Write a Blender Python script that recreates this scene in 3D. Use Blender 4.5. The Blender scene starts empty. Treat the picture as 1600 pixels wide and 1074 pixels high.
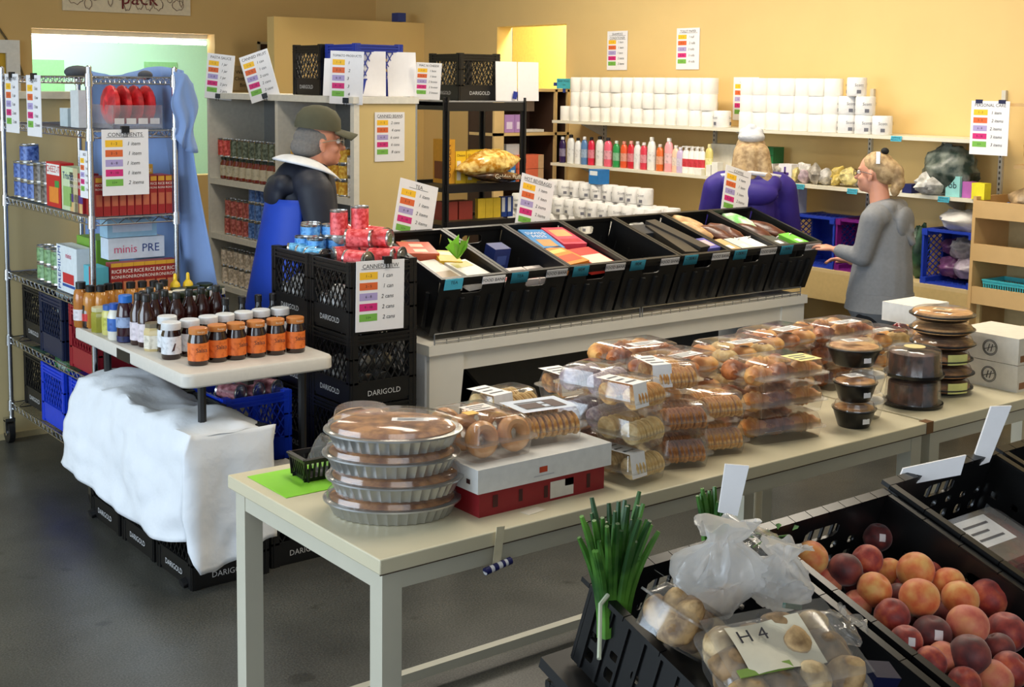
import bpy, bmesh, math, random
from mathutils import Vector, Matrix, Euler, noise
random.seed(7)
SC = bpy.context.scene
COL = SC.collection
PI = math.pi
# ------------------------------------------------------------------ camera
CAM_F, PITCH, CY, YAW, ROLL, CAMH = 2020.4, .10617, 347.1, .91263, .01231, 1.80
fw = Vector((math.cos(YAW)*math.cos(PITCH), math.sin(YAW)*math.cos(PITCH), -math.sin(PITCH)))
rt = Vector((math.sin(YAW), -math.cos(YAW), 0)); up = rt.cross(fw)
rt, up = rt*math.cos(ROLL)+up*math.sin(ROLL), -rt*math.sin(ROLL)+up*math.cos(ROLL)
cd = bpy.data.cameras.new('camera'); cam = bpy.data.objects.new('camera', cd); COL.objects.link(cam)
M = Matrix((rt, up, -fw)).transposed().to_4x4(); M.translation = (0, 0, CAMH); cam.matrix_world = M
cd.sensor_width = 36; cd.lens = 36*CAM_F/1600; cd.shift_y = (CY-537)/1600; cd.clip_start = .05; cd.clip_end = 100
SC.camera = cam
EYE = Vector((0, 0, CAMH))
def ray(x, y): return fw+rt*((x-800)/CAM_F)-up*((y-CY)/CAM_F)
def Pz(x, y, z): d = ray(x, y); return EYE+d*((z-CAMH)/d.z)      # photo point on a horizontal surface
def Px(x, y, X): d = ray(x, y); return EYE+d*(X/d.x)             # photo point on a surface X = const
def Py(x, y, Y): d = ray(x, y); return EYE+d*(Y/d.y)
# ------------------------------------------------------------------ world, light, exposure
w = bpy.data.worlds.new('world'); SC.world = w; w.use_nodes = True
w.node_tree.nodes['Background'].inputs[0].default_value = (.80, .90, 1, 1)
w.node_tree.nodes['Background'].inputs[1].default_value = .42
def area(name, loc, target, sx, sy, power, color):
    l = bpy.data.lights.new(name, 'AREA'); l.shape = 'RECTANGLE'; l.size = sx; l.size_y = sy; l.energy = power; l.color = color
    o = bpy.data.objects.new(name, l); COL.objects.link(o); o.location = loc
    o.rotation_euler = (Vector(target)-Vector(loc)).to_track_quat('-Z', 'Y').to_euler(); return o
area('daylight_window', (-3.2, 4.2, 1.7), (2, 4.6, .5), 4.5, 2.2, 190, (.72, .86, 1))
area('daylight_front', (-.8, -3.0, 2.2), (2.5, 3.5, .7), 4.0, 2.0, 50, (.85, .93, 1))
for n, (x, y, p) in enumerate(((2.2, 3.2, 20), (4.4, 2.8, 30), (2.4, 6.0, 14), (4.7, 6.4, 46), (4.9, 4.6, 36))):
    area('ceiling_fluorescent', (x, y, 3.12), (x, y, 0), .35, 1.25, p, (1, .9, .74))
vs = SC.view_settings; vs.view_transform = 'Standard'; vs.look = 'None'; vs.gamma = 1; vs.use_curve_mapping = False; vs.exposure = .28
# ------------------------------------------------------------------ materials
def lin(c): return tuple(((v/255)/12.92 if v/255 <= .04045 else ((v/255+.055)/1.055)**2.4) for v in c)
MATS = {}
def mat(c, rough=.5, metal=0, var=.06, scale=40, bump=0, trans=0, coat=0, emit=0, alpha=1):
    key = (c, rough, metal, var, scale, bump, trans, coat, emit, alpha)
    if key in MATS: return MATS[key]
    m = bpy.data.materials.new('surface_%02x%02x%02x' % tuple(int(v) for v in c)); m.use_nodes = True
    nt = m.node_tree; b = nt.nodes['Principled BSDF']; col = lin(c)
    tc = nt.nodes.new('ShaderNodeTexCoord'); nz = nt.nodes.new('ShaderNodeTexNoise'); nz.inputs['Scale'].default_value = scale; nz.inputs['Detail'].default_value = 4
    nt.links.new(tc.outputs['Object'], nz.inputs['Vector'])
    mx = nt.nodes.new('ShaderNodeMix'); mx.data_type = 'RGBA'
    mx.inputs[6].default_value = (*[max(0, v*(1-var*2)) for v in col], 1); mx.inputs[7].default_value = (*[min(1, v*(1+var*2)) for v in col], 1)
    nt.links.new(nz.outputs[0], mx.inputs[0]); nt.links.new(mx.outputs[2], b.inputs['Base Color'])
    b.inputs['Roughness'].default_value = rough; b.inputs['Metallic'].default_value = metal
    if coat: b.inputs['Coat Weight'].default_value = coat; b.inputs['Coat Roughness'].default_value = .08
    if trans: b.inputs['Transmission Weight'].default_value = trans
    if alpha < 1: b.inputs['Alpha'].default_value = alpha
    if emit: nt.links.new(mx.outputs[2], b.inputs['Emission Color']); b.inputs['Emission Strength'].default_value = emit
    if bump:
        bp = nt.nodes.new('ShaderNodeBump'); bp.inputs['Strength'].default_value = bump; bp.inputs['Distance'].default_value = .01
        nt.links.new(nz.outputs[0], bp.inputs['Height']); nt.links.new(bp.outputs[0], b.inputs['Normal'])
    MATS[key] = m; return m
def mottled(name, c1, c2, scale=30, rough=.6, bump=.3, lo=.4, hi=.62):
    if name in MATS: return MATS[name]
    m = bpy.data.materials.new(name); m.use_nodes = True; nt = m.node_tree; b = nt.nodes['Principled BSDF']
    tc = nt.nodes.new('ShaderNodeTexCoord'); nz = nt.nodes.new('ShaderNodeTexNoise'); nz.inputs['Scale'].default_value = scale; nz.inputs['Detail'].default_value = 6
    nt.links.new(tc.outputs['Object'], nz.inputs['Vector'])
    cr = nt.nodes.new('ShaderNodeValToRGB'); cr.color_ramp.elements[0].position = lo; cr.color_ramp.elements[1].position = hi
    cr.color_ramp.elements[0].color = (*lin(c1), 1); cr.color_ramp.elements[1].color = (*lin(c2), 1)
    nt.links.new(nz.outputs[0], cr.inputs[0]); nt.links.new(cr.outputs[0], b.inputs['Base Color']); b.inputs['Roughness'].default_value = rough
    bp = nt.nodes.new('ShaderNodeBump'); bp.inputs['Strength'].default_value = bump; bp.inputs['Distance'].default_value = .006
    nt.links.new(nz.outputs[0], bp.inputs['Height']); nt.links.new(bp.outputs[0], b.inputs['Normal'])
    MATS[name] = m; return m
def clear(name, tint=(255, 255, 255), gloss=.16, haze=0, rough=.07):
    if name in MATS: return MATS[name]
    m = bpy.data.materials.new(name); m.use_nodes = True; nt = m.node_tree; nt.nodes.clear()
    out = nt.nodes.new('ShaderNodeOutputMaterial'); tr = nt.nodes.new('ShaderNodeBsdfTransparent'); tr.inputs[0].default_value = (*lin(tint), 1)
    gl = nt.nodes.new('ShaderNodeBsdfGlossy'); gl.inputs['Roughness'].default_value = rough
    lw = nt.nodes.new('ShaderNodeLayerWeight'); lw.inputs[0].default_value = .5; fr = nt.nodes.new('ShaderNodeMath'); fr.operation = 'POWER'; fr.inputs[1].default_value = 4; nt.links.new(lw.outputs['Facing'], fr.inputs[0])
    ad = nt.nodes.new('ShaderNodeMath'); ad.operation = 'MULTIPLY_ADD'; ad.inputs[1].default_value = .6; ad.inputs[2].default_value = .03+gloss*.18; ad.use_clamp = True
    nt.links.new(fr.outputs[0], ad.inputs[0]); mx = nt.nodes.new('ShaderNodeMixShader')
    nt.links.new(ad.outputs[0], mx.inputs[0]); nt.links.new(tr.outputs[0], mx.inputs[1]); nt.links.new(gl.outputs[0], mx.inputs[2])
    last = mx
    if haze:
        df = nt.nodes.new('ShaderNodeBsdfTranslucent'); df.inputs[0].default_value = (.86, .87, .88, 1)
        d2 = nt.nodes.new('ShaderNodeBsdfDiffuse'); d2.inputs[0].default_value = (.84, .85, .87, 1)
        a2 = nt.nodes.new('ShaderNodeMixShader'); nt.links.new(df.outputs[0], a2.inputs[1]); nt.links.new(d2.outputs[0], a2.inputs[2])
        h = nt.nodes.new('ShaderNodeMixShader')
        tc = nt.nodes.new('ShaderNodeTexCoord'); nz = nt.nodes.new('ShaderNodeTexNoise'); nz.inputs['Scale'].default_value = 14
        nt.links.new(tc.outputs['Object'], nz.inputs['Vector'])
        mr = nt.nodes.new('ShaderNodeMapRange'); mr.inputs[3].default_value = haze*.5; mr.inputs[4].default_value = min(1, haze*1.5)
        nt.links.new(nz.outputs[0], mr.inputs[0]); nt.links.new(mr.outputs[0], h.inputs[0])
        nt.links.new(mx.outputs[0], h.inputs[1]); nt.links.new(a2.outputs[0], h.inputs[2]); last = h
    nt.links.new(last.outputs[0], out.inputs[0]); MATS[name] = m; return m
CLEAR = clear('clear_plastic', gloss=.3, haze=.045, rough=.12); FILM = clear('crinkled_film', gloss=.35, haze=.10, rough=.15); BAG = clear('milky_bag', gloss=.3, haze=.55, rough=.2)
BLACKP = mat((17, 17, 18), .42); WHITE = mat((236, 236, 232), .6); PAPER = mat((240, 238, 240), .75, var=.02); CHROME = mat((190, 192, 195), .22, 1, .03)
# ------------------------------------------------------------------ mesh builder
class B:
    def __init__(s): s.v = []; s.f = []
    def add(s, vs, fs, m=None):
        n = len(s.v)
        s.v += [tuple(m @ Vector(p)) if m is not None else tuple(p) for p in vs]; s.f += [tuple(i+n for i in f) for f in fs]; return s
    def box(s, x0, y0, z0, x1, y1, z1, m=None):
        return s.add([(x, y, z) for x in (x0, x1) for y in (y0, y1) for z in (z0, z1)], [(0, 1, 3, 2), (4, 6, 7, 5), (0, 4, 5, 1), (2, 3, 7, 6), (0, 2, 6, 4), (1, 5, 7, 3)], m)
    def loft(s, rings, cap=True, m=None, closed=False):
        n = len(rings[0]); vs = [p for r in rings for p in r]; fs = []
        for i in range(len(rings)-(0 if closed else 1)):
            j = (i+1) % len(rings)
            for k in range(n): fs.append((i*n+k, i*n+(k+1) % n, j*n+(k+1) % n, j*n+k))
        if cap and not closed: fs += [tuple(reversed(range(n))), tuple(range((len(rings)-1)*n, len(rings)*n))]
        return s.add(vs, fs, m)
    def lathe(s, prof, n=20, c=(0, 0, 0), m=None, sx=1, sy=1, wave=0, k=0):
        rings = []
        for (r, z) in prof:
            rings.append([(c[0]+sx*r*(1+wave*math.cos(k*2*PI*i/n))*math.cos(2*PI*i/n), c[1]+sy*r*(1+wave*math.cos(k*2*PI*i/n))*math.sin(2*PI*i/n), c[2]+z) for i in range(n)])
        return s.loft(rings, True, m)
    def tube(s, pts, r, n=6, m=None, rr=None):
        pts = [Vector(p) for p in pts]; rings = []
        for i, p in enumerate(pts):
            t = (pts[min(i+1, len(pts)-1)]-pts[max(i-1, 0)]).normalized()
            a = t.orthogonal().normalized() if i == 0 else (a-t*a.dot(t)).normalized()
            b = t.cross(a); q = rr[i] if rr else r
            rings.append([p+(a*math.cos(2*PI*k/n)+b*math.sin(2*PI*k/n))*q for k in range(n)])
        return s.loft(rings, True, m)
    def prism(s, poly, z0, z1, m=None): return s.loft([[(x, y, z0) for x, y in poly], [(x, y, z1) for x, y in poly]], True, m)
    def ball(s, c, rx, ry=None, rz=None, n=14, k=9, m=None):
        ry = ry or rx; rz = rz or rx
        rings = [[(c[0]+rx*math.sin(PI*(j+.02)/(k+.04))*math.cos(2*PI*i/n), c[1]+ry*math.sin(PI*(j+.02)/(k+.04))*math.sin(2*PI*i/n), c[2]-rz*math.cos(PI*(j+.02)/(k+.04))) for i in range(n)] for j in range(k+1)]
        return s.loft(rings, True, m)
    def grid(s, fn, nu, nv, m=None):
        vs = [fn(i/nu, j/nv) for j in range(nv+1) for i in range(nu+1)]
        return s.add(vs, [(j*(nu+1)+i, j*(nu+1)+i+1, (j+1)*(nu+1)+i+1, (j+1)*(nu+1)+i) for j in range(nv) for i in range(nu)], m)
    def text(s, t, size, m, align='CENTER', wmax=None):
        vs, fs, wd = text_data(t, align)
        k = size*(min(1, wmax/(wd*size)) if wmax and wd else 1)
        return s.add([(x*k, y*k, 0) for x, y in vs], fs, m)
    def mesh(s, name, material, smooth=38):
        me = bpy.data.meshes.new(name); me.from_pydata(s.v, [], s.f); me.update()
        bm = bmesh.new(); bm.from_mesh(me); bmesh.ops.recalc_face_normals(bm, faces=bm.faces); bm.to_mesh(me); bm.free()
        if smooth:
            me.polygons.foreach_set('use_smooth', [True]*len(me.polygons)); me.set_sharp_from_angle(angle=math.radians(smooth))
        me.materials.append(material); return me
    def build(s, name, material, parent=None, loc=(0, 0, 0), rot=(0, 0, 0), smooth=38):
        o = bpy.data.objects.new(name, s.mesh(name, material, smooth)); COL.objects.link(o)
        o.location = loc; o.rotation_euler = rot
        if parent: o.parent = parent
        return o
TXT = {}
def text_data(t, align):
    if (t, align) in TXT: return TXT[(t, align)]
    c = bpy.data.curves.new('lettering', 'FONT'); c.body = t; c.size = 1; c.align_x = align; c.resolution_u = 2
    o = bpy.data.objects.new('lettering', c); COL.objects.link(o); dg = bpy.context.evaluated_depsgraph_get()
    me = bpy.data.meshes.new_from_object(o.evaluated_get(dg))
    vs = [(v.co.x, v.co.y) for v in me.vertices]; fs = [tuple(p.vertices) for p in me.polygons]
    wd = (max(v[0] for v in vs)-min(v[0] for v in vs)) if vs else 0
    bpy.data.objects.remove(o); bpy.data.curves.remove(c); bpy.data.meshes.remove(me)
    TXT[(t, align)] = (vs, fs, wd); return TXT[(t, align)]
def tag(o, label, cat, group=None, kind=None):
    o['label'] = label; o['category'] = cat
    if group: o['group'] = group
    if kind: o['kind'] = kind
    return o
def struct(o): o['kind'] = 'structure'; return o
def empty(name, loc=(0, 0, 0), rot=(0, 0, 0)):
    o = bpy.data.objects.new(name, None); o.empty_display_size = .05; COL.objects.link(o); o.location = loc; o.rotation_euler = rot; return o
def dup(o, loc=None, rot=None, parent=None, label=None, scale=None):
    c = o.copy(); COL.objects.link(c)
    if parent is not None: c.parent = parent
    if loc is not None: c.location = loc
    if rot is not None: c.rotation_euler = rot
    if scale is not None: c.scale = scale
    if label: c['label'] = label
    for ch in o.children: dup(ch, parent=c)
    return c
class Proto:                      # first placing uses the source itself, later ones copy it
    def __init__(s, o): s.o = o; s.used = False
    def put(s, loc, rot=(0, 0, 0), label=None, scale=None):
        if not s.used:
            s.used = True; o = s.o; o.location = loc; o.rotation_euler = rot
            if scale is not None: o.scale = scale
            if label: o['label'] = label
            return o
        return dup(s.o, loc, rot, None, label, scale)
def R3(rot): return Euler(rot).to_matrix().to_4x4()
def T(x, y, z): return Matrix.Translation((x, y, z))
FRONT = Matrix.Rotation(PI/2, 4, 'X')            # text plane standing up, read from -Y
def hole_plate(b, w, h, t, holes, m=None, seg=14):
    """plate in XZ (0..w, 0..h), thickness t in +Y, with oval holes (cx, cz, rx, rz)"""
    bm = bmesh.new(); loops = [[(0, 0), (w, 0), (w, h), (0, h)]]
    for (cx, cz, rx, rz) in holes: loops.append([(cx+rx*max(-1, min(1, 1.25*math.cos(2*PI*i/seg))), cz+rz*max(-1, min(1, 1.25*math.sin(2*PI*i/seg)))) for i in range(seg)])
    es = []
    for lp in loops:
        vv = [bm.verts.new((x, 0, z)) for x, z in lp]; es += [bm.edges.new((vv[i], vv[(i+1) % len(vv)])) for i in range(len(vv))]
    bmesh.ops.triangle_fill(bm, edges=es, use_beauty=True); bm.verts.ensure_lookup_table(); bm.verts.index_update()
    vs = [tuple(v.co) for v in bm.verts]; fs = [tuple(v.index for v in f.verts) for f in bm.faces]; bm.free()
    n = len(vs); k = 0
    vs2 = vs+[(x, y+t, z) for x, y, z in vs]; fs2 = fs+[tuple(i+n for i in reversed(f)) for f in fs]
    for lp in loops:
        L = len(lp); fs2 += [(k+i, k+(i+1) % L, n+k+(i+1) % L, n+k+i) for i in range(L)]; k += L
    b.add(vs2, fs2, m)
# ================================================================== the setting
def wall_mat():
    return mat((222, 190, 128), .75, var=.03, scale=3, bump=.02)
WALL = wall_mat(); WALLY = mat((226, 194, 130), .75, var=.03, scale=3)
fm = bpy.data.materials.new('polished_concrete'); fm.use_nodes = True
nt = fm.node_tree; bs = nt.nodes['Principled BSDF']; tc = nt.nodes.new('ShaderNodeTexCoord')
def nz_(scale, detail=5):
    n = nt.nodes.new('ShaderNodeTexNoise'); n.inputs['Scale'].default_value = scale; n.inputs['Detail'].default_value = detail; nt.links.new(tc.outputs['Object'], n.inputs['Vector']); return n
cr = nt.nodes.new('ShaderNodeValToRGB'); cr.color_ramp.elements[0].position = .3; cr.color_ramp.elements[1].position = .7
cr.color_ramp.elements[0].color = (*lin((66, 67, 64)), 1); cr.color_ramp.elements[1].color = (*lin((92, 92, 86)), 1)
nt.links.new(nz_(1.6).outputs[0], cr.inputs[0])
sp = nt.nodes.new('ShaderNodeValToRGB'); sp.color_ramp.elements[0].position = .36; sp.color_ramp.elements[1].position = .72
sp.color_ramp.elements[0].color = (.45, .45, .45, 1); sp.color_ramp.elements[1].color = (1.35, 1.35, 1.35, 1); nt.links.new(nz_(160, 3).outputs[0], sp.inputs[0])
mu = nt.nodes.new('ShaderNodeMix'); mu.data_type = 'RGBA'; mu.blend_type = 'MULTIPLY'; mu.inputs[0].default_value = 1
nt.links.new(cr.outputs[0], mu.inputs[6]); nt.links.new(sp.outputs[0], mu.inputs[7])
st = nt.nodes.new('ShaderNodeValToRGB'); st.color_ramp.elements[0].position = .27; st.color_ramp.elements[1].position = .33; st.color_ramp.elements[0].color = (.35, .35, .33, 1); st.color_ramp.elements[1].color = (1, 1, 1, 1)
nt.links.new(nz_(7, 2).outputs[0], st.inputs[0]); m2 = nt.nodes.new('ShaderNodeMix'); m2.data_type = 'RGBA'; m2.blend_type = 'MULTIPLY'; m2.inputs[0].default_value = .6
nt.links.new(mu.outputs[2], m2.inputs[6]); nt.links.new(st.outputs[0], m2.inputs[7]); nt.links.new(m2.outputs[2], bs.inputs['Base Color'])
rr = nt.nodes.new('ShaderNodeMapRange'); rr.inputs[3].default_value = .22; rr.inputs[4].default_value = .5; nt.links.new(nz_(5).outputs[0], rr.inputs[0]); nt.links.new(rr.outputs[0], bs.inputs['Roughness'])
struct(B().box(-3.5, -3, -.1, 8, 13.5, 0).build('floor', fm))
struct(B().box(-3.5, -3, 3.2, 8, 13.5, 3.3).build('ceiling', mat((225, 222, 210), .9)))
# right wall with a doorway
wr = B(); wr.box(6.35, -3, 0, 6.5, 7.57, 3.2); wr.box(6.35, 8.44, 0, 6.5, 13.5, 3.2); wr.box(6.35, 7.57, 2.26, 6.5, 8.44, 3.2)
struct(wr.build('wall_right', WALLY))
struct(B().box(7.4, 6.6, 0, 7.5, 9.6, 3.2).build('wall_hallway', mat((236, 226, 150), .8)))
area('hallway_light', (6.95, 8.0, 3.0), (6.95, 8.1, 0), .4, .6, 70, (1, .95, .6))
# far wall with the opening into the mint room
fo = B(); X0, X1, ZT = 3.23, 4.755, 2.19
fo.box(-3.5, 10.3, 0, X0, 10.45, 3.2); fo.box(X1, 10.3, 0, 6.35, 10.45, 3.2); fo.box(X0, 10.3, ZT, X1, 10.45, 3.2); fo.box(X0, 10.3, 0, X1, 10.45, 1.0)
struct(fo.build('wall_far', mat((205, 172, 112), .75, var=.03, scale=3)))
MINT = mat((196, 236, 214), .8, var=.02)
struct(B().box(1.8, 12.6, 0, 6.3, 12.7, 3.2).build('wall_mint', MINT))
nich = B()
for x0, x1, z0, z1 in ((3.75, 4.25, 1.55, 1.98), (5.05, 5.4, 1.55, 1.98)):
    nich.box(x0, 12.59, z0, x1, 12.602, z1)
struct(nich.build('trim_1', mat((150, 205, 150), .8)))
tf = empty('tube_light', (X0-.02, 10.492, 2.12)); tag(tf, 'long glowing white fluorescent tube light in the opening to the mint room', 'light')
B().box(0, -.04, .03, 1.56, .06, .075).build('housing', WHITE, tf)
for k in range(2): B().tube([(.01+.775*k, -.02, .0), (.765+.775*k, -.02, .0)], .02, 10).build('tube', mat((255, 252, 240), .5, emit=9, var=0), tf)
l = area('mint_room_light', (4.0, 11.4, 2.9), (4.0, 11.8, 0), 1.5, .8, 60, (.85, 1, .93))
# partition block in front of the far wall
struct(B().box(4.9, 9.5, 0, 6.35, 9.62, 2.32).build('wall_partition', mat((226, 192, 124), .75, var=.03, scale=3)))
# half wall behind the wire rack
struct(B().box(-3.5, 6.56, 0, 2.85, 6.70, 1.70).build('wall_half', mat((190, 172, 126), .8, var=.04, scale=4)))
struct(B().box(-3.5, 6.53, 1.70, 2.87, 6.73, 1.735).build('trim_2', mat((214, 205, 180), .6)))
struct(B().box(-3.5, 6.535, 0, 2.85, 6.56, .03).build('baseboard_half', mat((175, 160, 120), .6)))
# white door frame with yellow coat hook left of the opening
struct(B().box(2.62, 10.24, 0, 2.72, 10.31, 1.99).box(3.02, 10.24, 0, 3.12, 10.31, 1.99).box(2.62, 10.24, 1.99, 3.12, 10.31, 2.09).build('trim_3', mat((225, 225, 222), .6)))
struct(B().box(2.72, 10.27, 0, 3.02, 10.305, 1.99).build('door_1', mat((200, 160, 40), .7)))
# poster, notice board and dark picture on the far wall
po = Py(98, 26, 10.29); pe = Py(297, 26, 10.29)
pst = B().box(po.x, 10.28, 2.335, pe.x, 10.3, 2.66).build('doodle_poster', mat((222, 208, 180), .8)); tag(pst, 'long paper poster with food doodles hung above the lit opening', 'poster')
b = B(); b.text('pack', .17, T(po.x+.62, 10.276, 2.405) @ FRONT); b.build('lettering', mat((110, 22, 30), .8), pst)
b = B()
def ring(cx, cz, rx, rz, ph=0): b.tube([(cx+rx*math.cos(a*PI/7+ph), 10.277, cz+rz*math.sin(a*PI/7+ph)*(1+.2*math.sin(3*a))) for a in range(15)], .003, 4)
for cx, cz, rx, rz in ((.1, .1, .06, .045), (.2, .06, .03, .04), (.26, .12, .05, .03), (.38, .11, .02, .06), (.46, .12, .02, .02), (.52, .08, .03, .06), (.62, .07, .03, .035), (.70, .07, .03, .04), (.78, .08, .04, .045), (.88, .12, .02, .02), (.95, .08, .05, .04), (.98, .12, .015, .05)): ring(po.x+cx, 2.335+cz, rx, rz, cx*9)
b.build('doodles', mat((120, 95, 80), .8), pst)
wp = Px(640, 0, 6.3)
nb = B().box(4.90, 10.27, 1.72, 5.09, 10.3, 1.93).build('notice_card', mat((176, 150, 105), .8)); tag(nb, 'small brown framed notice on the dim far wall beside the opening', 'notice')
b = B()
for k, t in enumerate(('Winter', 'Clothing', 'Bin')): b.text(t, .045, T(4.995, 10.266, 1.86-.055*k) @ FRONT)
b.build('lettering', mat((50, 40, 35), .8), nb)
pc = B().box(5.17, 10.27, 1.72, 5.36, 10.3, 2.12).build('dark_picture', mat((52, 26, 20), .5)); tag(pc, 'tall dark brown picture hung beside the yellow partition', 'picture')
B().box(5.15, 10.28, 1.70, 5.17, 10.3, 2.14).box(5.15, 10.28, 2.12, 5.38, 10.3, 2.14).build('frame', mat((190, 170, 130), .6), pc)
dl = B().lathe([(.02, .12), (.05, .1), (.2, .03), (.26, 0), (.25, -.012), (.1, -.03), (.001, -.035)], 28, (5.15, 8.6, 2.55)).tube([(5.15, 8.6, 2.66), (5.15, 8.6, 3.2)], .012).build('dish_lamp', mat((150, 152, 150), .5)); tag(dl, 'round grey dish lamp hanging above the yellow partition', 'lamp')
bi = B().box(6.08, 9.5, 2.325, 6.16, 9.6, 2.40).build('blue_box', mat((40, 60, 130), .5)); tag(bi, 'small blue box on top of the yellow partition', 'box')
cbl = B().tube([(2.95, 10.29, 2.7), (2.93, 10.29, 2.4), (2.97, 10.29, 2.2), (3.1, 10.29, 2.0), (3.16, 10.29, 1.8)], .008).build('wall_cable', mat((95, 80, 50), .6)); tag(cbl, 'brown cable running down the far wall beside the opening', 'cable')

# ================================================================== signs
SW = [mat(c, .6, var=.02) for c in ((250, 196, 45), (224, 104, 52), (176, 162, 212), (214, 42, 122), (122, 184, 76))]
INK = mat((38, 36, 44), .8); CLIPM = mat((20, 20, 22), .35)
RNG = ('1 - 2', '3 - 5', '6 - 8', '9 - 10', '11+')
def sign(title, rows, loc, rot, label, w=.216, h=.279, clip=None, under=True):
    o = B().box(-w/2, -.0012, 0, w/2, .0012, h).build('quantity_sign', PAPER, None, loc, rot); tag(o, label, 'sign', 'colour coded quantity signs')
    b = B(); tl = title.split('|'); z = h*.905
    for t in tl:
        b.text(t, h*.085, T(0, -.0018, z-h*.012) @ FRONT, wmax=w*.86)
        if under: b.box(-w*.25 if len(t) < 6 else -w*.4, -.0019, z-h*.026, w*.25 if len(t) < 6 else w*.4, -.0012, z-h*.020)
        z -= h*.10
    z = h*(.735 if len(tl) == 1 else .665); st_ = h*.148 if len(tl) == 1 else h*.138
    for k, r in enumerate(rows):
        B().box(-w*.43, -.0017, z-k*st_, -w*.06, -.001, z-k*st_+h*.105).build('color_swatch', SW[k], o)
        b.text(RNG[k], h*.055, T(-w*.245, -.0022, z-k*st_+h*.035) @ FRONT)
        sh = Matrix(((1, .2, 0, 0), (0, 1, 0, 0), (0, 0, 1, 0), (0, 0, 0, 1)))
        b.text(r, h*.082, T(w*.03+.004*math.sin(k*2.1), -.0022, z-k*st_+h*.022) @ FRONT @ sh, 'LEFT', wmax=w*.42)
    b.build('lettering', INK, o)
    if clip is not None:
        cx, cz = clip
        B().box(cx-.016, -.009, cz-.014, cx+.016, .012, cz+.014).tube([(cx-.006, -.009, cz), (cx-.009, -.006, cz-.03), (cx+.009, -.006, cz-.03), (cx+.006, -.009, cz)], .0015, 5).build('binder_clip', CLIPM, o)
    return o
IT = ['1 item', '1 item', '1 item', '1 item', '2 items']; IT2 = ['1 item', '1 item', '2 items', '2 items', '2 items']

# ================================================================== crates
def lattice(b, w, z0, z1, y, m=None, step=.034, k=.62, r=.0033):
    hgt = z1-z0
    for sgn in (1, -1):
        o = -hgt*k-step
        while o < w+hgt*k:
            xa, xb = o, o+hgt*k; za, zb = z0, z1
            if xa < 0: za = z0+(0-xa)/k; xa = 0
            if xb > w: zb = z0+(w-o)/k; xb = w
            if za < zb-.006 and xa < w:
                if sgn < 0: xa, xb = w-xa, w-xb
                b.tube([(xa, y, za), (xb, y, zb)], r, 4, m)
            o += step
def crate_mesh(W=.30, D=.32, Hh=.28):
    b = B(); p = .034
    for sx in (0, 1):
        for sy in (0, 1): b.box(sx*(W-p), sy*(D-p), 0, sx*(W-p)+p, sy*(D-p)+p, Hh)
    b.box(.006, .006, 0, W-.006, D-.006, .012)
    for (L, m) in ((W, Matrix()), (W, T(W, D, 0) @ Matrix.Rotation(PI, 4, 'Z')), (D, T(W, 0, 0) @ Matrix.Rotation(PI/2, 4, 'Z')), (D, T(0, D, 0) @ Matrix.Rotation(-PI/2, 4, 'Z'))):
        b.box(p, .002, .012, L-p, .010, .085, m); b.box(0, 0, .085, L, .012, .093, m)
        for z in (Hh-.012, Hh-.028, Hh-.044): b.box(0, -.001, z, L, .012, z+.007, m)
        b.box(p, .005, Hh-.046, L-p, .009, Hh-.01, m); b.box(0, 0, Hh-.1, p, .011, Hh-.094, m); b.box(L-p, 0, Hh-.1, L, .011, Hh-.094, m)
        lattice(b, L-2*p, .09, Hh-.045, .006, m @ T(p, 0, 0))
        for q in (p*.35, L-p*.35): b.box(q-.003, -.002, .0, q+.003, .004, Hh, m)
    return b
CR = {}
def crate(color, loc, rotz, label, logo=True, group='milk crates', rot=None):
    if color not in CR:
        o = crate_mesh().build('milk_crate', mat(color, .4), None, loc, rot or (0, 0, rotz))
        if color == (17, 17, 18):
            b = B().text('DARIGOLD', .03, T(.15, -.001, .035) @ FRONT).text('DARIGOLD', .03, T(0, .16, .035) @ Matrix.Rotation(-PI/2, 4, 'Z') @ T(0, -.001, 0) @ FRONT)
            b.build('lettering', mat((200, 200, 200), .6), o)
        CR[color] = o
        tag(o, label, 'crate', group); return o
    o = dup(CR[color], loc, rot or (0, 0, rotz), None, label); o['group'] = group; return o
KB = (17, 17, 18); BLUE = (22, 62, 205); NAVY = (22, 34, 66); RED = (150, 28, 44)
# ================================================================== bakery tables
CREAM = mat((214, 205, 176), .38, var=.03, scale=8); LEGM = mat((200, 196, 178), .45, var=.03, scale=9)
TZ = .75
def bakery_table(x0, x1, label):
    y0, y1 = 2.358, 3.128; t = empty('bakery_table', ((x0+x1)/2, (y0+y1)/2, 0)); tag(t, label, 'table'); L = (x1-x0)/2; W = (y1-y0)/2
    o = B().box(-L, -W, TZ-.036, L, W, TZ).build('tabletop', CREAM, t); bv = o.modifiers.new('bevel', 'BEVEL'); bv.width = .003; bv.segments = 2
    a = B(); q = .018
    a.box(-L+q, -W+q, TZ-.085, L-q, -W+q+.02, TZ-.036).box(-L+q, W-q-.02, TZ-.085, L-q, W-q, TZ-.036).box(-L+q, -W+q+.02, TZ-.085, -L+q+.02, W-q-.02, TZ-.036).box(L-q-.02, -W+q+.02, TZ-.085, L-q, W-q-.02, TZ-.036)
    a.build('apron', LEGM, t)
    B().box(-L, -W-.0006, TZ-.037, L, -W+.002, TZ-.035).build('edge_seam', mat((70, 55, 40), .6), t)
    for sx in (-1, 1):
        for sy in (-1, 1): B().box(-.026, -.026, 0, .026, .026, TZ-.0365).build('leg', LEGM, t, (sx*(L-.042), sy*(W-.042), 0))
    B().box(-L+.06, W-.06, .035, L-.06, W-.03, .065).build('foot_rail', LEGM, t)
    return t
bakery_table(1.466, 3.506, 'long cream table carrying cookies and the foil pie pans')
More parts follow.
